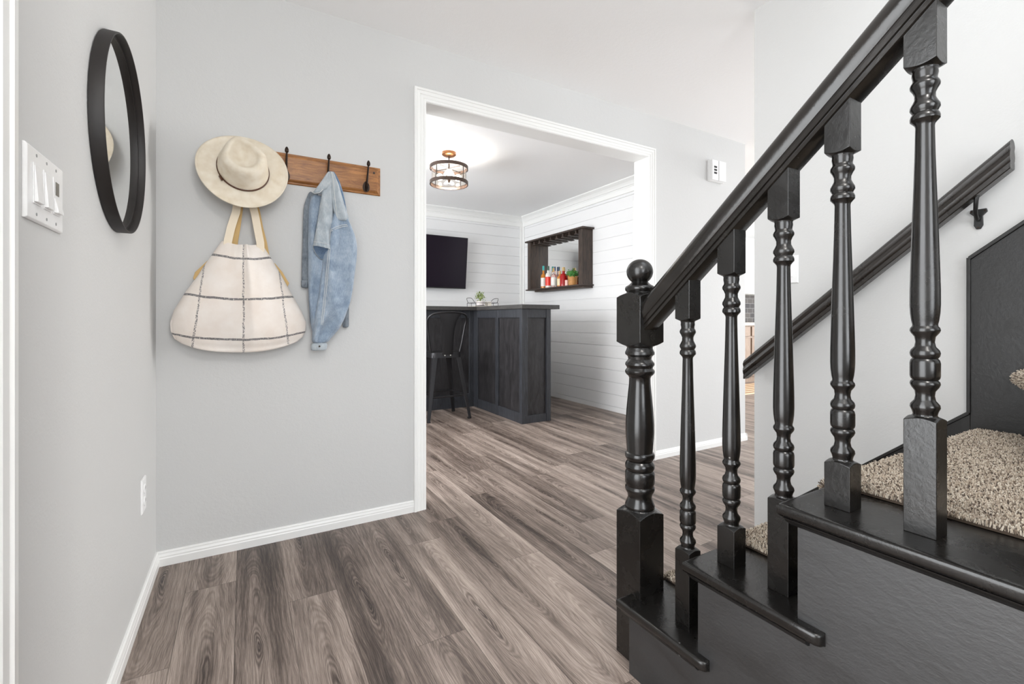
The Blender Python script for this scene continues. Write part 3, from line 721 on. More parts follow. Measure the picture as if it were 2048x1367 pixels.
for z in (.362, .405):
    f_ = MB().lathe((XL+.0055, 2.0405, z), [(0, .0165), (.003, .0165)], 24, 'x').build('socket', 'plastic', ou, bevel=.0005)
    MB().box(XL+.008, XL+.0088, 2.033, 2.0345, z-.002, z+.007).box(XL+.008, XL+.0088, 2.0465, 2.048, z-.002, z+.007).build('slot', 'dark', f_)
ws = thing('wall_switch', (XS, 1.135, 1.21), 'white rocker light switch on the stair wall seen between balusters', 'light switch')
mb = MB(); plate_y(mb, 1.098, 1.173, 1.152, 1.272, XS, -1); mb.build('plate', 'plastic', ws, bevel=.001)
MB().prism([(XS-.006, 1.180), (XS-.0105, 1.180), (XS-.0075, 1.245), (XS-.006, 1.245)], 'y', 1.119, 1.152).build('rocker', 'plastic', ws, bevel=.0006)
for z in (1.163, 1.261): MB().lathe((XS-.0065, 1.1355, z), [(0, .0026), (.001, .0026)], 12, 'x').build('screw', 'screwm', ws)
# door chime / thermostat on the back wall
th = thing('thermostat', (3.2, YB, 2.14), 'white wall box with three dark slots high on the back wall', 'thermostat')
MB().box(3.098, 3.262, YB-.030, YB, 2.063, 2.222).build('back_box', 'plastic', th, bevel=.003)
MB().box(3.098, 3.172, YB-.048, YB-.030, 2.066, 2.219).build('grille_cover', 'plastic', th, bevel=.004)
MB().box(3.175, 3.259, YB-.052, YB-.030, 2.066, 2.219).build('front_cover', 'plastic', th, bevel=.004)
for z in (2.165, 2.142, 2.119): MB().box(3.118, 3.150, YB-.0495, YB-.0475, z-.007, z+.007).build('slot', 'dark', th)

# ------------------------------------------------------------------ coat rack
cr = thing('coat_rack', (.25, YB, 1.68), 'honey oak coat rack board with four bronze hooks on the grey back wall', 'coat rack')
bx0, bx1, bz0, bz1 = -.085, .590, 1.610, 1.7475
def ringb(o_, y): return [(bx0+o_, y, bz0+o_), (bx1-o_, y, bz0+o_), (bx1-o_, y, bz1-o_), (bx0+o_, y, bz1-o_)]
MB().rings([ringb(0, YB), ringb(0, YB-.006), ringb(.004, YB-.0085), ringb(.008, YB-.0085), ringb(.011, YB-.0125), ringb(.016, YB-.0175), ringb(.020, YB-.019)], True, True, False).build('board', 'oak', cr, bevel=.001)
def hook(x):
    y = YB-.019; mb = MB()
    # leaf-shaped back plate
    pl = []
    for i in range(20):
        a = 2*PI*i/20; r = .5+.5*abs(math.cos(a)); pl.append((x+.0165*math.sin(a)*(1-.18*math.cos(a)), 1.655+.026*math.cos(a)))
    mb.prism(pl, 'y', y-.004, y)
    mb.tube([(x, y-.004, 1.645), (x, y-.012, 1.655), (x, y-.022, 1.676), (x, y-.032, 1.70), (x-.0, y-.043, 1.725), (x, y-.050, 1.742)], [.006, .0058, .0052, .0046, .0044, .0042], 10)
    mb.lathe((x, y-.0515, 1.742), [(0, .004), (.003, .0075), (.010, .0085), (.017, .0072), (.023, .0045), (.027, .0005)], 14)
    mb.tube([(x, y-.004, 1.650), (x, y-.012, 1.640), (x, y-.022, 1.636), (x, y-.031, 1.642), (x, y-.034, 1.652)], [.005, .005, .0045, .0045, .005], 10)
    mb.lathe((x, y-.034, 1.650), [(0, .004), (.004, .0075), (.009, .006), (.012, .0005)], 12)
    return mb
for x in (-.012, .165, .340, .518):
    hk = hook(x); hk.v = [(a, b2, c_-.012) for a, b2, c_ in hk.v]; hk.build('hook', 'iron', cr, angle=50)
for x in (-.055, .556): MB().lathe((x, YB-.0185, 1.716), [(-.0015, .005), (0, .005)], 14, 'y').build('screw_hole', 'dark', cr)

# ------------------------------------------------------------------ straw hat
ht = thing('straw_hat', (0, 2.25, 1.6), 'wide brimmed cream straw fedora with thin brown band hanging on the rack', 'hat')
HC = Vector((.0, YB-.078, 1.624)); tilt = math.radians(-21)
HM = Matrix.Translation(HC) @ Matrix.Rotation(tilt, 4, 'X') @ Matrix.Rotation(PI/2, 4, 'X')
# hat-local: x right, y up (image), z outwards
rot = math.radians(-17)     # long axis leans to the upper left
def hp(a, rx, ry, z, dx=0, dy=0):
    x, y = rx*math.cos(a), ry*math.sin(a); c_, s_ = math.cos(-rot), math.sin(-rot)
    return Vector((x*c_-y*s_+dx, x*s_+y*c_+dy, z))
def surf(name, prof, m, n=96, uvscale=(1, 1)):
    vs = []; fs = []; uv = []
    for j, fn in enumerate(prof):
        for i in range(n): vs.append(tuple(HM @ fn(2*PI*i/n)))
    for j in range(len(prof)-1):
        for i in range(n): fs.append((j*n+i, j*n+(i+1) % n, (j+1)*n+(i+1) % n, (j+1)*n+i))
    me = bpy.data.meshes.new(name); me.from_pydata(vs, [], fs); me.materials.append(M[m])
    l = me.uv_layers.new(name='UVMap'); k = 0
    for j in range(len(prof)-1):
        for i in range(n):
            for (a, b2) in ((i, j), (i+1, j), (i+1, j+1), (i, j+1)): l.data[k].uv = (a/n*3.0, b2/len(prof)*uvscale[1]); k += 1
    me.polygons.foreach_set('use_smooth', [True]*len(me.polygons))
    o = bpy.data.objects.new(name, me); COL.objects.link(o); o.parent = ht; o.matrix_parent_inverse = Matrix.Translation(ht.location).inverted()
    return o
BRX, BRY = .168, .178
def brim_fn(t, back=False):
    def f(a):
        q = hp(a, .092+(BRX-.092)*t, .104+(BRY-.104)*t, 0)
        s1 = math.sin(a); z = .002+.010*t*t*math.cos(2*a+.5)-.004*t+ (.006*max(0, t-.85)/.15)
        q.z = z-(.0028 if back else 0); return q
    return f
ts = [i/14 for i in range(15)]
br_o = surf('brim', [brim_fn(t) for t in ts]+[brim_fn(t, True) for t in ts[::-1]], 'straw', 96, (1, 1.2))
def crown_fn(rx, ry, z, dent=True):
    def f(a):
        k_ = rx/.086
        q = hp(a, rx, ry, z)
        # pinch towards the front (upper left): narrows the crown there
        loc_y = ry*math.sin(a)
        fr = max(0, loc_y/.104)
        hgt = max(0, (z-.03)/.08)
        q2 = hp(a, rx*(1-.52*hgt*fr), ry*(1-.02*hgt), z); 
        return q2
    return f
prof = [crown_fn(.0930, .1052, .002), crown_fn(.0925, .1045, .012), crown_fn(.091, .103, .03), crown_fn(.0885, .101, .05), crown_fn(.086, .099, .07), crown_fn(.082, .096, .088), crown_fn(.077, .092, .099), crown_fn(.070, .087, .105)]
def top_fn(s):
    def f(a):
        rx, ry = .070*s, .087*s; loc_y = .087*s*math.sin(a)
        fr = max(0, loc_y/.104); hg = 1
        q = hp(a, rx*(1-.52*fr), ry*.985, 0)
        # teardrop dent, wider at the back
        g = math.exp(-((s/.72)**4)); w = (1-.25*fr)
        q.z = .1045+.0035*math.sin(PI*min(1, (1-s)/.25))*(1 if s > .75 else 0)-.030*g*w
        if s > .75: q.z = .105+.003*math.sin(PI*(1-s)/.25)
        else: q.z = 0.105-.028*(1-(s/.75)**2)**.7
        return q
    return f
prof += [top_fn(s) for s in (.95, .9, .85, .8, .75, .68, .6, .5, .4, .3, .2, .1, .001)]
surf('crown', prof, 'straw', 96, (1, 1.6))
surf('band', [crown_fn(.0935, .1056, .0035), crown_fn(.0962, .1084, .0045), crown_fn(.0960, .1082, .0100), crown_fn(.0932, .1054, .0110)], 'leather', 96)
kn = hp(math.radians(196), .098, .111, .008)
q0 = HM @ kn; q1 = HM @ (kn+Vector((.006, -.016, .004))); q2 = HM @ (kn+Vector((-.004, .006, .003)))
MB().tube([q2, q0, q1], [.0035, .0042, .003], 8).build('band_knot', 'leather', ht)

# ------------------------------------------------------------------ tote bag
tb = thing('tote_bag', (0, 2.25, .86), 'cream canvas tote bag with charcoal windowpane lines hanging under the straw hat', 'bag')
def interp(tab, z):
    for (z0, v0), (z1, v1) in zip(tab[:-1], tab[1:]):
        if (z0-z)*(z1-z) <= 0: t = 0 if z1 == z0 else (z-z0)/(z1-z0); return v0+(v1-v0)*t
    return tab[-1][1]
# pixel-free outline in metres: left and right edge against height
ZL = [(.857, -.212), (.88, -.238), (.914, -.250), (.949, -.252), (1.003, -.241), (1.093, -.199), (1.157, -.163), (1.21, -.138), (1.26, -.112), (1.325, -.078)]
ZR = [(.857, .208), (.88, .232), (.91, .243), (.951, .244), (1.004, .226), (1.096, .182), (1.202, .133), (1.259, .104), (1.325, .068)]
def bag_grid():
    nz, nx = 60, 70; vs = []; fs = []; uv = []
    for side in (0, 1):
        for j in range(nz+1):
            t = j/nz
            for i in range(nx+1):
                s = -1+2*i/nx
                zt = 1.322-.013*(1-abs(s)**3)       # dipped mouth
                zb = .857+.040*abs(s)**2.4
                z = zb+(zt-zb)*t
                zc = .857+(1.325-.857)*t
                xl, xr = interp(ZL, zc), interp(ZR, zc)
                if t < .2: k_ = 1
                x = (xl+xr)/2+(xr-xl)/2*s
                z = z if t > .02 else z
                bul = (1-abs(s)**2.6)**.6*(.026+.046*math.sin(PI*min(1, max(0, (1-t)*1.05)))**.7*(1 if t < .97 else .8))
                fold = .006*math.sin(s*7+t*3)*(1-t)*.5+.010*math.exp(-((s-.12-.1*t)/.10)**2)*(.3+t)-.008*math.exp(-((s+.25)/.16)**2)*t
                fold *= 1.5; fold += .014*noise.noise(Vector((x*9, z*7, 3)))*(1-abs(s)**4)
                y = YB-.062-(bul+fold if side == 0 else -bul*.45)
                vs.append((x, min(y, YB-.008), z)); uv.append((x*(1+(z-.88)*.85), z-.857-(.014+.017*(1-t)**2)*s*s))
    n = (nx+1); o2 = (nz+1)*n
    for sd in (0, o2):
        for j in range(nz):
            for i in range(nx): fs.append((sd+j*n+i, sd+j*n+i+1, sd+(j+1)*n+i+1, sd+(j+1)*n+i))
    for j in range(nz):
        fs.append((j*n, (j+1)*n, o2+(j+1)*n, o2+j*n)); fs.append((j*n+nx, o2+j*n+nx, o2+(j+1)*n+nx, (j+1)*n+nx))
    for i in range(nx): fs.append((i, o2+i, o2+i+1, i+1))
    me = bpy.data.meshes.new('bag_body'); me.from_pydata(vs, [], fs); l = me.uv_layers.new(name='cloth')
    for lp in me.loops: l.data[lp.index].uv = uv[lp.vertex_index]
    me.polygons.foreach_set('use_smooth', [True]*len(me.polygons)); me.materials.append(M['canvas'])
    o = bpy.data.objects.new('bag_body', me); COL.objects.link(o); o.parent = tb; o.matrix_parent_inverse = Matrix.Translation(tb.location).inverted()
bag_grid()
def strap(name, pts, w, m, parent, th=.003, nrm=(0, -1, 0)):
    R = []; P_ = [Vector(p) for p in pts]; nv = Vector(nrm)
    for i, p in enumerate(P_):
        t = (P_[min(i+1, len(P_)-1)]-P_[max(0, i-1)]).normalized(); a = t.cross(nv).normalized(); b2 = a.cross(t).normalized()
        R.append([p-a*w/2, p+a*w/2, p+a*w/2+b2*th, p-a*w/2+b2*th])
    return MB().rings(R, True, True, False).build(name, m, parent, bevel=.0008)
hy = YB-.040
strap('strap', [(-.058, YB-.080, 1.285), (-.056, YB-.078, 1.32), (-.045, YB-.066, 1.38), (-.027, YB-.052, 1.45), (-.018, YB-.040, 1.54), (-.012, YB-.035, 1.63), (-.010, YB-.036, 1.655), (.004, YB-.035, 1.63), (.022, YB-.040, 1.54), (.042, YB-.052, 1.45), (.053, YB-.066, 1.38), (.062, YB-.078, 1.325), (.064, YB-.080, 1.285)], .030, 'strap', tb)
strap('back_strap', [(-.034, YB-.03, 1.28), (-.032, YB-.028, 1.33), (-.022, YB-.026, 1.40), (-.014, YB-.026, 1.47), (-.012, YB-.028, 1.55), (-.011, YB-.030, 1.635), (.02, YB-.028, 1.55), (.050, YB-.026, 1.47), (.062, YB-.026, 1.40), (.078, YB-.028, 1.33), (.088, YB-.03, 1.27)], .024, 'ochre', tb)
# stray lining flaps at both sides
def flap(pts, d0, d1): MB().rings([[(x, d0, z) for x, z in pts], [(x, (d0+d1)/2-.004, z) for x, z in pts], [(x, d1, z) for x, z in pts]], True, True, False).build('side_flap', 'ochre', tb, bevel=.003)
flap([(-.110, 1.255), (-.130, 1.238), (-.172, 1.188), (-.178, 1.165), (-.172, 1.148), (-.15, 1.14), (-.10, 1.20)], YB-.045, YB-.03)
flap([(.118, 1.245), (.150, 1.205), (.170, 1.168), (.177, 1.158), (.170, 1.140), (.14, 1.13), (.10, 1.18)], YB-.045, YB-.03)

# ------------------------------------------------------------------ denim jacket
jk = thing('denim_jacket', (.34, YB, 1.25), 'light blue washed denim jacket hanging by its collar from the oak rack', 'jacket')
def loft(name, st_, m, n=28, wr=.006, seed=0, sub=1, parent=jk, edge=.35):
    # st_: (z, xl, xr, y_center, depth)
    zs = []; R = []
    for (a, b2) in zip(st_[:-1], st_[1:]):
        k_ = max(1, int(abs(a[0]-b2[0])/.012))
        for i in range(k_):
            t = i/k_; t2 = t
            zs.append([a[q]+(b2[q]-a[q])*t2 for q in range(5)])
    zs.append(list(st_[-1]))
    # smooth
    for _ in range(3):
        zs = [zs[0]]+[[zs[i][0]]+[(zs[i-1][q]+2*zs[i][q]+zs[i+1][q])/4 for q in range(1, 5)] for i in range(1, len(zs)-1)]+[zs[-1]]
    for z, xl, xr, yc, dp in zs:
        ring = []
        for i in range(n):
            a = 2*PI*i/n; c_, s_ = math.cos(a), math.sin(a)
            x = (xl+xr)/2+(xr-xl)/2*math.copysign(abs(c_)**.8, c_); y = yc-dp/2*math.copysign(abs(s_)**.7, s_)
            nz_ = noise.noise(Vector((x*26+seed, z*7, seed*1.7)))*wr+noise.noise(Vector((x*60, z*16, seed+5)))*wr*.45+wr*.55*math.sin(5*a+4*noise.noise(Vector((z*5, seed, 0)))+seed)
            ring.append((x+nz_*.25*c_, min(YB-.002, y-nz_*1.6*s_), z+nz_*.2))
        R.append(ring)
    return MB().rings(R).build(name, m, parent, sub=sub, angle=70)
# left narrow strip: the far front panel seen edge on, hanging against the wall
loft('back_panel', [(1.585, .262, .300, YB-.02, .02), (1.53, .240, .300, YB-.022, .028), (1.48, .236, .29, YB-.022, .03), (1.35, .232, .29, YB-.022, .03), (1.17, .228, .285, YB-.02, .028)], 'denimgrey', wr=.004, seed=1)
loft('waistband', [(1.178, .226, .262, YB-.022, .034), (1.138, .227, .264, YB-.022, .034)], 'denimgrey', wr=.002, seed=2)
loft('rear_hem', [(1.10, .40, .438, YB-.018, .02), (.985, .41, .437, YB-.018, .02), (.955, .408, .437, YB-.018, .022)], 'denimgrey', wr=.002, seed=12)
# hidden-side body: long bluish panel behind the sleeve
loft('front_panel', [(1.565, .268, .345, YB-.045, .04), (1.50, .256, .352, YB-.05, .05), (1.40, .254, .35, YB-.055, .055), (1.25, .253, .35, YB-.055, .055), (1.10, .254, .345, YB-.052, .05), (.99, .262, .345, YB-.048, .045), (.93, .274, .33, YB-.045, .04)], 'denim', wr=.007, seed=3)
# sleeve with shoulder, elbow bulge and cuff
loft('sleeve', [(1.50, .352, .400, YB-.080, .045), (1.455, .338, .425, YB-.084, .06), (1.41, .328, .444, YB-.088, .07), (1.35, .318, .462, YB-.09, .075), (1.28, .313, .460, YB-.09, .075), (1.18, .303, .447, YB-.088, .072), (1.08, .292, .432, YB-.084, .068), (1.00, .280, .410, YB-.078, .062), (.945, .272, .380, YB-.072, .055), (.905, .268, .345, YB-.068, .05), (.885, .268, .332, YB-.066, .048)], 'denim', n=44, wr=.010, seed=4)
cuff = loft('cuff', [(.893, .262, .334, YB-.066, .054), (.872, .262, .333, YB-.066, .055), (.858, .262, .329, YB-.066, .052), (.853, .264, .326, YB-.066, .046)], 'denimlight', n=36, wr=.003, seed=5)
MB().lathe((.296, YB-.094, .874), [(0, .004), (-.003, .004)], 14, 'y').build('button', 'iron', cuff)
# folded front flap: an open cloth tube whose flared mouth dips towards the right
def flap_ring(xl, xr, yc, dp, z, dip, sc=1.0, n=40):
    out = []
    for i in range(n):
        a = 2*PI*i/n; c_, s_ = math.cos(a), math.sin(a)
        x = (xl+xr)/2+(xr-xl)/2*c_*sc; fr = max(0, -s_)
        out.append((x, yc-dp/2*s_*sc, z-dip*(fr*(.55+.45*math.cos((x-.312)*34)))-.012*(x-.27)/.07*(1 if dip else 0)))
    return out
FR = [(.332, .350, .086, .020, 1.66, 0), (.312, .351, .092, .028, 1.60, 0), (.300, .352, .098, .034, 1.53, 0), (.290, .350, .103, .038, 1.46, 0), (.280, .346, .108, .044, 1.40, .006), (.273, .342, .112, .050, 1.36, .020), (.269, .340, .114, .056, 1.335, .036), (.266, .340, .115, .060, 1.320, .048)]
rr_ = []
for (p, q_) in zip(FR[:-1], FR[1:]):
    for k in range(4): t = k/4; w_ = [p[i]+(q_[i]-p[i])*t for i in range(6)]; rr_.append(flap_ring(w_[0], w_[1], YB-w_[2], w_[3], w_[4], w_[5]))
lw = FR[-1]; rr_.append(flap_ring(lw[0], lw[1], YB-lw[2], lw[3], lw[4], lw[5]))
rr_ = [[(x, y+.004*math.sin(x*150+z*14)*(1 if y < YB-.09 else 0), z) for x, y, z in r] for r in rr_]
rim = flap_ring(lw[0], lw[1], YB-lw[2], lw[3], lw[4]-.002, lw[5], .94); ins = flap_ring(lw[0], lw[1], YB-lw[2], lw[3], lw[4]+.03, lw[5], .88)
fl_ = MB().rings(rr_+[rim]+[ins], True, False).build('folded_flap', 'denimlight', jk, sub=1, angle=80)
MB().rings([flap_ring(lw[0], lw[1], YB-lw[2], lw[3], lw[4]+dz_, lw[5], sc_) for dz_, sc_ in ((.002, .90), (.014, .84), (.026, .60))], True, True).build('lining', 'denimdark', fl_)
MB().tube([(x, y, z+.018) for x, y, z in flap_ring(lw[0], lw[1], YB-lw[2], lw[3], lw[4], lw[5], 1.005)][2:19], .0009, 5).build('seam', 'stitch', fl_)
# collar: two faces meeting at the hook
loft('collar', [(1.672, .333, .352, YB-.078, .03), (1.645, .318, .362, YB-.085, .036), (1.60, .292, .36, YB-.09, .04), (1.57, .274, .33, YB-.088, .03), (1.562, .266, .312, YB-.086, .024)], 'denimlight', wr=.004, seed=7)
loft('yoke', [(1.672, .338, .356, YB-.085, .03), (1.62, .342, .378, YB-.092, .04), (1.56, .346, .392, YB-.096, .045), (1.50, .350, .408, YB-.098, .045), (1.462, .358, .425, YB-.098, .04), (1.445, .368, .428, YB-.096, .03)], 'denimlight', wr=.005, seed=8)
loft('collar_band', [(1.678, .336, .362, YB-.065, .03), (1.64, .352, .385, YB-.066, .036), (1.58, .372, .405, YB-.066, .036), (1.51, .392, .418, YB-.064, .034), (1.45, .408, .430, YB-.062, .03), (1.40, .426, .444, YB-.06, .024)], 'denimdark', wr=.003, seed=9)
# pale seams
def seam(pts, r=.0013): MB().tube(pts, r, 6).build('seam', 'stitch', jk)
seam([(.262, YB-.106, 1.562), (.276, YB-.108, 1.556), (.294, YB-.112, 1.562), (.308, YB-.114, 1.578)], .0016)
seam([(.338, YB-.127, 1.398), (.362, YB-.130, 1.412), (.388, YB-.128, 1.424), (.410, YB-.118, 1.430)], .0012)
seam([(.336, YB-.127, 1.389), (.362, YB-.130, 1.404), (.388, YB-.128, 1.416), (.414, YB-.118, 1.424)], .0012)
seam([(.345, YB-.122, 1.66), (.352, YB-.124, 1.6), (.358, YB-.124, 1.53), (.366, YB-.124, 1.46)])
for dx in (0, .007):
    seam([(.340+dx, YB-.124, 1.40), (.328+dx, YB-.130, 1.30), (.318+dx, YB-.128, 1.18), (.308+dx, YB-.122, 1.06), (.300+dx, YB-.112, .97)], .001)

# ------------------------------------------------------------------ bar room: ceiling light
cl = thing('ceiling_light', (1.541, 3.739, CH), 'bronze drum semi-flush ceiling light with lit bulbs in the bar room', 'ceiling light')
lx, ly = 1.541, 3.739
MB().lathe((lx, ly, 0), [(CH, .062), (CH-.022, .062), (CH-.030, .052), (CH-.032, .012)], 40).build('canopy', 'copper', cl, angle=40)
MB().lathe((lx, ly, 0), [(CH-.03, .0065), (2.205, .0065)], 12).lathe((lx, ly, 0), [(2.25, .018), (2.24, .026), (2.215, .026), (2.205, .014), (2.185, .010), (2.18, .002)], 20).build('stem', 'ringwood', cl)
def ringm(z, r=.165, h=.030, t=.008): return MB().lathe((lx, ly, 0), [(z, r), (z+h, r), (z+h, r-t), (z, r-t), (z, r)], 64, caps=False)
for z in (2.292, 2.160): ringm(z).build('ring', 'ringwood', cl, bevel=.001)
for k in range(4):
    a = PI/4*.6+k*PI/2; x, y = lx+.158*math.cos(a), ly+.158*math.sin(a)
    MB().tube([(x, y, 2.165), (x, y, 2.315)], .0035, 8).build('rod', 'iron', cl)
    MB().tube([(lx, ly, 2.30), (x, y, 2.306)], .004, 8).build('arm', 'iron', cl)
MB().lathe((lx, ly, 0), [(2.185, .150), (2.295, .150), (2.295, .1485), (2.185, .1485), (2.185, .150)], 64, caps=False).build('glass_drum', 'pane', cl)
for k in range(3):
    a = -PI*.62+k*2*PI/3; dx, dy = math.cos(a), math.sin(a)
    MB().tube([(lx+dx*.02, ly+dy*.02, 2.23), (lx+dx*.06, ly+dy*.06, 2.235)], .014, 12).build('socket', 'iron', cl)
    MB().lathe((lx+dx*.092, ly+dy*.092, 2.238), [(.03*math.sin(math.radians(t)), max(.0005, .03*math.cos(math.radians(t)))) for t in range(-90, 91, 15)], 20).build('bulb', 'bulb', cl)

# ------------------------------------------------------------------ television
tv = thing('television', (2.0, 5.5, 1.7), 'dark flat television on the white shiplap wall above the bar', 'television')
def tvp(x, z, d): # tilted forward at top
    k_ = (z-1.385)/.66; return (x, 5.50-.075*k_-d, z)
tx0, tx1, tz0, tz1 = 1.36, 2.50, 1.39, 2.04
def q(x0, x1, z0, z1, d): return [tvp(x0, z0, d), tvp(x1, z0, d), tvp(x1, z1, d), tvp(x0, z1, d)]
MB().rings([q(tx0, tx1, tz0, tz1, -.03), q(tx0, tx1, tz0, tz1, 0)], True, True, False).build('housing', 'tvb', tv, bevel=.003)
MB().rings([q(tx0+.008, tx1-.008, tz0+.012, tz1-.008, 0), q(tx0+.008, tx1-.008, tz0+.012, tz1-.008, .0015)], True, True, False).build('screen', 'tv', tv)
MB().box(1.85, 2.05, 5.505, FY-.015, 1.66, 1.76).build('wall_mount', 'tvb', tv)

# ------------------------------------------------------------------ bar
ba = thing('bar_counter', (2.3, 4.3, 0), 'L shaped charcoal stained wooden bar with framed panels and thick dark top', 'bar')
A, Bx, C, D, ZT = 2.285, 2.61, 3.745, 4.80, 1.095
MB().box(A+.012, Bx-.012, C+.012, D+.33, 0, ZT).box(.55, A+.02, D+.012, D+.33, 0, ZT).build('panel', 'barpanel', ba)
def bpart(name, *a): MB().box(*a).build(name, 'barwood', ba, bevel=.002)
# end face (-Y)
bpart('post', A-.004, A+.062, C-.008, C+.04, 0, ZT); bpart('post', Bx-.045, Bx+.004, C-.008, C+.04, 0, ZT)
bpart('rail', A+.062, Bx-.045, C-.002, C+.012, ZT-.085, ZT); bpart('rail', A+.062, Bx-.045, C-.002, C+.012, 0, .075)
# long side (-X)
bpart('rail', A-.002, A+.012, C+.04, D, ZT-.085, ZT); bpart('rail', A-.002, A+.012, C+.04, D, 0, .10)
for y0, y1 in ((4.215, 4.275), (4.70, D)): bpart('stile', A-.004, A+.012, y0, y1, 0, ZT)
# stool side (-Y at D)
bpart('rail', .55, A, D-.002, D+.012, ZT-.085, ZT); bpart('rail', .55, A, D-.002, D+.012, 0, .15)
for x0 in (.6, 1.15, 1.66, 2.225): bpart('stile', x0, x0+.06, D-.004, D+.012, 0, ZT)
for x in (A-.006, Bx+.006): pass
MB().box(A-.02, Bx+.095, C-.03, 5.20, ZT, ZT+.042).box(.5, A-.02, 4.69, 5.20, ZT, ZT+.042).build('bar_top', 'bartop', ba, bevel=.003)

# ------------------------------------------------------------------ bar stool
bs = thing('bar_stool', (1.76, 4.42, 0), 'gunmetal cafe bar stool with curved metal back at the bar', 'bar stool')
cx, cy, zs_ = 1.75, 4.44, .665
seat = MB()
def sq(h, z, r=.05, n=6):
    out = []
    for sx, sy, a0 in ((1, 1, 0), (-1, 1, 90), (-1, -1, 180), (1, -1, 270)):
        for i in range(n+1):
            a = math.radians(a0+90*i/n); out.append((cx+sx*(h-r)+r*math.cos(a), cy+sy*(h-r)+r*math.sin(a), z))
    return out
seat.rings([sq(.150, zs_+.004), sq(.158, zs_), sq(.160, zs_-.05), sq(.155, zs_-.05), sq(.152, zs_-.008), sq(.10, zs_-.008)], True, False, True)
seat.rings([sq(.150, zs_+.004), sq(.13, zs_-.002), sq(.01, zs_-.004, .005)], True, True, True)
seat.build('seat', 'gun', bs, angle=40)
for sx in (-1, 1):
    for sy in (-1, 1):
        t = Vector((cx+sx*.138, cy+sy*.138, zs_-.01)); b2 = Vector((cx+sx*.225, cy+sy*.215, 0.004)); R = []
        for k in range(7):
            p = t.lerp(b2, k/6); w1 = .050*(1-k/6)+.026*(k/6)
            R.append([(p.x+sx*.006, p.y+sy*.006, p.z), (p.x+sx*.006-sx*w1, p.y+sy*.006, p.z), (p.x-sx*w1*.9, p.y+sy*.001, p.z), (p.x, p.y, p.z), (p.x+sx*.001, p.y-sy*w1*.9, p.z), (p.x+sx*.006, p.y+sy*.006-sy*w1, p.z)])
        lg = MB().rings(R, True, True, False).build('leg', 'gun', bs, bevel=.0015)
        MB().box(b2.x-sx*.012-.014, b2.x-sx*.012+.014, b2.y-sy*.012-.014, b2.y-sy*.012+.014, 0, .016).build('rubber_foot', 'wire', lg)
zf = .235; fr = .64
def lp(sx, sy, z): k_ = 1-z/zs_; return (cx+sx*(.138+.087*k_-.008), cy+sy*(.138+.077*k_-.008), z)
for a, b2 in (((-1, -1), (1, -1)), ((1, -1), (1, 1)), ((1, 1), (-1, 1)), ((-1, 1), (-1, -1))):
    p, q_ = lp(*a, zf), lp(*b2, zf); n_ = Vector(q_)-Vector(p)
    MB().tube([p, q_], .009, 8).build('footrest', 'gun', bs)
# back: bent tube hoop + splat, on the camera side
hoop = []
for i in range(25):
    a = PI*i/24; hoop.append((cx+.205*math.cos(a)*(1.0), cy-.165-.06*math.sin(a), zs_+.13+.275*math.sin(a)**.55 if 0 < i < 24 else zs_-.03))
hoop = [(cx+.150, cy-.10, zs_-.02), (cx+.170, cy-.115, zs_+.08), (cx+.198, cy-.13, zs_+.25), (cx+.205, cy-.155, zs_+.33), (cx+.175, cy-.19, zs_+.375), (cx+.10, cy-.215, zs_+.395), (cx, cy-.222, zs_+.40), (cx-.10, cy-.215, zs_+.395), (cx-.175, cy-.19, zs_+.375), (cx-.205, cy-.155, zs_+.33), (cx-.198, cy-.13, zs_+.25), (cx-.170, cy-.115, zs_+.08), (cx-.150, cy-.10, zs_-.02)]
def smooth(pts, k=4):
    P_ = [Vector(p) for p in pts]; out = []
    for i in range(len(P_)-1):
        p0, p1, p2, p3 = P_[max(0, i-1)], P_[i], P_[i+1], P_[min(len(P_)-1, i+2)]
        for j in range(k):
            t = j/k; out.append(.5*((2*p1)+(p2-p0)*t+(2*p0-5*p1+4*p2-p3)*t*t+(3*p1-p0-3*p2+p3)*t**3))
    return out+[P_[-1]]
MB().tube(smooth(hoop), .010, 10).build('back_hoop', 'gun', bs)
R = []
for z, w1, y in ((zs_-.02, .058, -.158), (zs_+.06, .056, -.170), (zs_+.16, .055, -.185), (zs_+.24, .060, -.196), (zs_+.31, .076, -.206), (zs_+.36, .105, -.212), (zs_+.392, .140, -.214)):
    R.append([(cx-w1, cy+y, z), (cx-w1*.55, cy+y-.008, z), (cx, cy+y-.004, z), (cx+w1*.55, cy+y-.008, z), (cx+w1, cy+y, z), (cx+w1, cy+y+.003, z), (cx-w1, cy+y+.003, z)])
spl = MB().rings(R, True, True, True).build('back_splat', 'gun', bs, angle=30)
for dx in (-.03, .03): MB().lathe((cx+dx, cy-.161, zs_-.026), [(0, .007), (-.003, .006)], 12, 'y').build('rivet', 'rivet', spl)

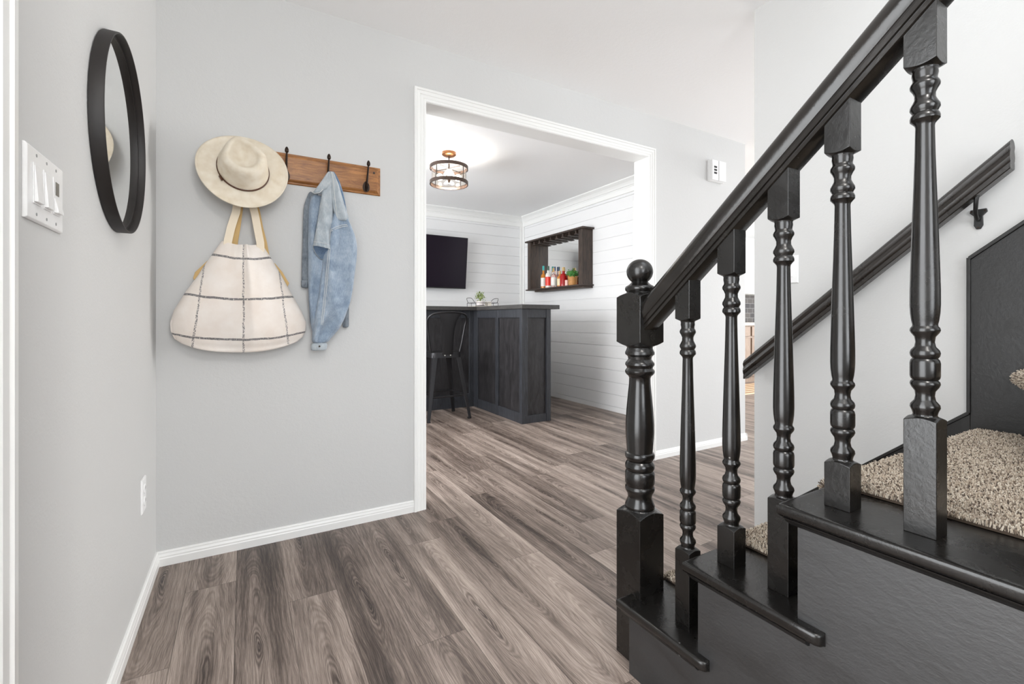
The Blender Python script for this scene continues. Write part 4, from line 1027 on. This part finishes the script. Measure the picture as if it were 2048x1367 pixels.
# ------------------------------------------------------------------ tray + plant on the bar
ty = thing('serving_tray', (2.45, 4.92, ZT+.042), 'white serving tray with black wire rails and handles on the bar top', 'tray')
zt = ZT+.042; ty0, ty1 = 4.80, 5.04
MB().box(2.31, 2.60, ty0, ty1, zt+.008, zt+.014).build('base', 'tray', ty, bevel=.001)
for (a, b2) in (((2.31, ty0), (2.60, ty0)), ((2.60, ty0), (2.60, ty1)), ((2.60, ty1), (2.31, ty1)), ((2.31, ty1), (2.31, ty0))):
    MB().tube([(*a, zt+.05), (*b2, zt+.05)], .0025, 6).build('wire_rail', 'wire', ty); 
for x, y in ((2.31, ty0), (2.60, ty0), (2.60, ty1), (2.31, ty1), (2.455, ty0), (2.6, 4.92), (2.31, 4.92)): MB().tube([(x, y, zt), (x, y, zt+.05)], .0025, 6).build('wire_post', 'wire', ty)
for x, sg in ((2.31, -1), (2.60, 1)):
    MB().tube(smooth([(x, ty0+.03, zt+.05), (x+sg*.02, ty0+.04, zt+.085), (x+sg*.035, ty0+.07, zt+.105), (x+sg*.035, ty1-.07, zt+.105), (x+sg*.02, ty1-.04, zt+.085), (x, ty1-.03, zt+.05)]), .003, 6).build('handle', 'wire', ty)
def leafball(mb, c0, r, n, ls, rnd, zsq=1.0):
    for _ in range(n):
        d_ = Vector((rnd.gauss(0, 1), rnd.gauss(0, 1), rnd.gauss(0, 1))).normalized(); d_.z = abs(d_.z)*zsq if rnd.random() < .8 else d_.z*zsq
        p = Vector(c0)+d_*r*(.35+.65*rnd.random()); a = Vector((rnd.gauss(0, 1), rnd.gauss(0, 1), rnd.gauss(0, 1))).normalized(); b2 = a.cross(d_).normalized()
        s_ = ls*(.7+.6*rnd.random())
        mb.add([p, p+a*s_*.5+b2*s_*.3, p+a*s_, p+a*s_*.5-b2*s_*.3, p+a*s_*.5+d_*s_*.12], [(0, 1, 4), (1, 2, 4), (2, 3, 4), (3, 0, 4)])
rnd = random.Random(11)
pp = thing('potted_plant', (2.40, 4.88, zt+.014), 'small olive green plant in white pot standing on the bar tray', 'plant')
MB().lathe((2.405, 4.88, zt+.014), [(0, .042), (.004, .044), (.055, .052), (.055, .047), (.02, .042)], 24).build('pot', 'whitepot', pp, angle=40)
MB().lathe((2.405, 4.88, zt+.014), [(0, .05), (.008, .052), (.008, .045)], 24).build('saucer', 'wire', pp)
mb = MB()
for k in range(9):
    a = k*2.4; mb.tube([(2.405, 4.88, zt+.05), (2.405+.02*math.cos(a), 4.88+.02*math.sin(a), zt+.12), (2.405+.045*math.cos(a), 4.88+.045*math.sin(a), zt+.18)], .0015, 5)
mb.build('stem', 'leafpale', pp)
mb = MB(); leafball(mb, (2.405, 4.88, zt+.10), .065, 170, .020, rnd, 1.5); mb.build('leaf', 'leafpale', pp).__setitem__('kind', 'stuff')
cn = thing('canister', (2.52, 4.92, zt+.014), 'small white canister on the bar tray right of the plant', 'canister')
MB().lathe((2.535, 4.93, zt+.014), [(0, .040), (.052, .040), (.055, .037)], 24).build('jar', 'tray', cn, angle=40)

# ------------------------------------------------------------------ mirrored bar shelf
ms = thing('mirror_shelf', (3.38, 4.68, 1.7), 'dark walnut wall shelf with mirror back and stemware rack on the shiplap', 'shelf')
X0, X1, Y0, Y1, Z0, Z1 = 3.30, FX-.014, 4.10, 5.27, 1.405, 2.035
MB().box(X0-.02, X1, Y0-.03, Y1+.03, Z1-.015, Z1+.005).build('top_board', 'shelfwood', ms, bevel=.002)
MB().box(X0-.015, X1, Y0-.02, Y1+.02, Z0-.028, Z0-.012).build('shelf_board', 'shelfwood', ms, bevel=.002)
MB().box(X0+.02, X1, Y0+.0, Y1-.15, Z0-.052, Z0-.028).build('lower_cleat', 'shelfwood', ms, bevel=.001)
for y0, y1 in ((Y0, Y0+.08), (Y1-.08, Y1)):
    mb = MB(); n = 2
    for k in range(n): a = y0+(y1-y0)*k/n; mb.box(X0+.001+.004*(k % 2), X0+.022, a+.0015, a+(y1-y0)/n-.0015, Z0-.012, Z1-.015)
    mb.box(X0+.02, X1, (Y0 if y0 == Y0 else y0+.0), (y0+.02 if y0 == Y0 else y0+.02), Z0-.012, Z1-.015)
    mb.box(X0+.02, X1, y1-.02, y1, Z0-.012, Z1-.015)
    mb.build('side_column', 'shelfwood', ms, bevel=.001)
MB().box(X1-.006, X1-.002, Y0+.02, Y1-.02, Z0-.012, Z1-.015).build('mirror_panel', 'mirror', ms)
for k in range(8):
    y = Y0+.14+k*(.89/7)
    MB().prism([(y-.012, Z1-.015), (y+.012, Z1-.015), (y+.012, Z1-.045), (y+.034, Z1-.052), (y+.034, Z1-.058), (y-.034, Z1-.058), (y-.034, Z1-.052), (y-.012, Z1-.045)], 'x', X0+.015, X1-.01).build('glass_rack_rail', 'shelfwood', ms)
zb = Z0-.012
def bottle(x, y, h, r, glassm, liquid, labelc, capc, label, neck=.35, square=False):
    t = thing('liquor_bottle', (x, y, zb), label, 'bottle', 'liquor bottles on the mirrored shelf')
    hb = h*(1-neck)
    MB().lathe((x, y, zb), [(0, r*.9), (.004, r), (hb*.82, r), (hb*.95, r*.75), (hb, r*.40), (h*.93, r*.34)], 20).build('glass_body', glassm, t, angle=40)
    if liquid: MB().lathe((x, y, zb), [(.004, r*.93), (hb*.8, r*.93), (hb*.9, r*.72)], 20).build('spirit', liquid, t, angle=40)
    if labelc: MB().lathe((x, y, zb), [(hb*.15, r*1.02), (hb*.72, r*1.02)], 20, caps=False).build('paper_label', labelc, t)
    MB().lathe((x, y, zb), [(h*.80, r*.40), (h*.99, r*.40), (h, r*.3)], 14).build('cap', capc, t)
for nm, c_, r_ in (('teal', (.02, .35, .33), .4), ('red', (.75, .03, .012), .3), ('whitep', (.8, .78, .74), .5), ('navy', (.015, .05, .14), .35), ('amber', (.55, .20, .03), .1), ('crimson', (.35, .008, .008), .12), ('cream', (.78, .66, .42), .5), ('brass', (.5, .33, .12), .35), ('darkg', (.02, .07, .04), .1), ('pinkw', (.7, .45, .40), .25)):
    M[nm] = plain(nm+'_bottle_part', c_, r_)
bottle(3.37, 4.985, .295, .034, 'amber', None, 'whitep', 'teal', 'tall amber bottle with white label and teal cap, furthest left on the shelf')
bottle(3.36, 4.862, .28, .036, 'whitep', None, 'red', 'darkg', 'pale bottle with bright red label and dark green cap on the shelf', .3)
bottle(3.42, 4.80, .27, .030, 'pinkw', None, 'whitep', 'navy', 'slim pale bottle with navy cap at the back of the shelf', .35)
bottle(3.36, 4.745, .245, .034, 'glass', None, 'whitep', 'brass', 'clear bottle with white label and brass stopper on the shelf', .3)
bottle(3.38, 4.635, .20, .036, 'amber', None, 'cream', 'brass', 'short amber bottle with cream label left of the crimson one', .3)
bottle(3.36, 4.535, .235, .046, 'crimson', None, None, 'brass', 'squat faceted crimson bottle with brass cap beside the green plant', .33)
bottle(3.425, 4.468, .17, .032, 'crimson', None, None, 'brass', 'small dark red bottle behind the squat crimson one', .33)
sp_ = thing('shelf_plant', (3.38, 4.34, zb), 'bushy bright green plant in tan pot at the right end of the mirrored shelf', 'plant')
MB().lathe((3.375, 4.375, zb), [(0, .050), (.11, .058), (.11, .05), (.09, .048)], 24).build('pot', 'pot', sp_, angle=40)
mb = MB(); leafball(mb, (3.37, 4.375, zb+.125), .075, 300, .028, rnd, .9); mb.build('leaf', 'leaf', sp_).__setitem__('kind', 'stuff')
tl = thing('candle_jar', (3.37, 4.44, zb), 'small white candle jar between crimson bottle and tan pot', 'candle')
MB().lathe((3.345, 4.452, zb), [(0, .022), (.07, .022), (.07, .019)], 20).build('jar', 'pinkw', tl)

# ------------------------------------------------------------------ kitchen glimpse
kc = thing('kitchen_cabinet', (6.9, 4.4, 0), 'greige kitchen base cabinet with pale countertop seen through the hall gap', 'kitchen cabinet')
MB().box(4.2, 8.6, 4.42, 4.984, .1, .90).box(4.2, 8.6, 4.47, 4.984, 0, .1).build('carcass', 'kitwood', kc)
for k in range(8):
    x = 4.24+k*.54
    MB().box(x, x+.50, 4.40, 4.42, .13, .70).build('door', 'kitwood', kc, bevel=.004)
    MB().prism([(x+.06, .2)]+[(x+.44, .2), (x+.44, .56)]+[(x+.25+.19*math.cos(math.radians(a)), .56+.06*math.sin(math.radians(a))) for a in range(10, 171, 20)]+[(x+.06, .56)], 'y', 4.392, 4.40).build('door_panel', 'kitwood', kc, bevel=.004)
    MB().box(x, x+.50, 4.40, 4.42, .73, .88).build('drawer', 'kitwood', kc, bevel=.004)
MB().box(4.18, 8.62, 4.37, 4.984, .90, .94).build('countertop', 'tray', kc, bevel=.004)
o = MB().box(4.2, 8.6, 4.985, 5.0, .94, 1.42).build('trim_7', 'tile'); o['kind'] = 'structure'
ku = thing('kitchen_upper_cabinet', (6.9, 4.8, 1.42), 'white upper kitchen cabinet above the grey tile backsplash', 'kitchen cabinet')
MB().box(4.2, 8.6, 4.68, 4.999, 1.42, 2.3).build('carcass', 'trim', ku)
for k in range(8): MB().box(4.22+k*.55, 4.22+k*.55+.53, 4.665, 4.68, 1.44, 2.28).build('door', 'trim', ku, bevel=.003)
tag(MB().box(5.2, 7.2, 3.72, 4.30, 0.0, .012).build('kitchen_rug', 'rug'), 'tan striped rug on the floor before the kitchen cabinet', 'rug')
# added foyer ceiling lamp, unseen behind the camera, for extra light
pl_ = bpy.data.lights.new('added_foyer_lamp_light', 'POINT'); pl_.energy = 12.5; pl_.shadow_soft_size = .14; pl_.color = (1, .97, .93)
plo = bpy.data.objects.new('added_foyer_lamp_light', pl_); COL.objects.link(plo); plo.location = (.35, -.38, 2.2)
bl_ = bpy.data.lights.new('bar_bulb_light', 'POINT'); bl_.energy = 14; bl_.shadow_soft_size = .05; bl_.color = (1, .97, .92)
blo = bpy.data.objects.new('bar_bulb_light', bl_); COL.objects.link(blo); blo.location = (lx, ly, 2.235)
fl = thing('added_foyer_lamp', (.35, -.38, CH), 'added round opal glass ceiling lamp near the front door, unseen light source', 'ceiling light')
MB().lathe((.35, -.38, 0), [(CH, .16), (CH-.02, .16), (CH-.03, .15)], 40).build('base', 'iron', fl)
MB().lathe((.35, -.38, CH-.03), [(-.07*math.sin(math.radians(t)), max(.001, .15*math.cos(math.radians(t)))) for t in range(0, 91, 10)], 40).build('glass_bowl', 'globe', fl)
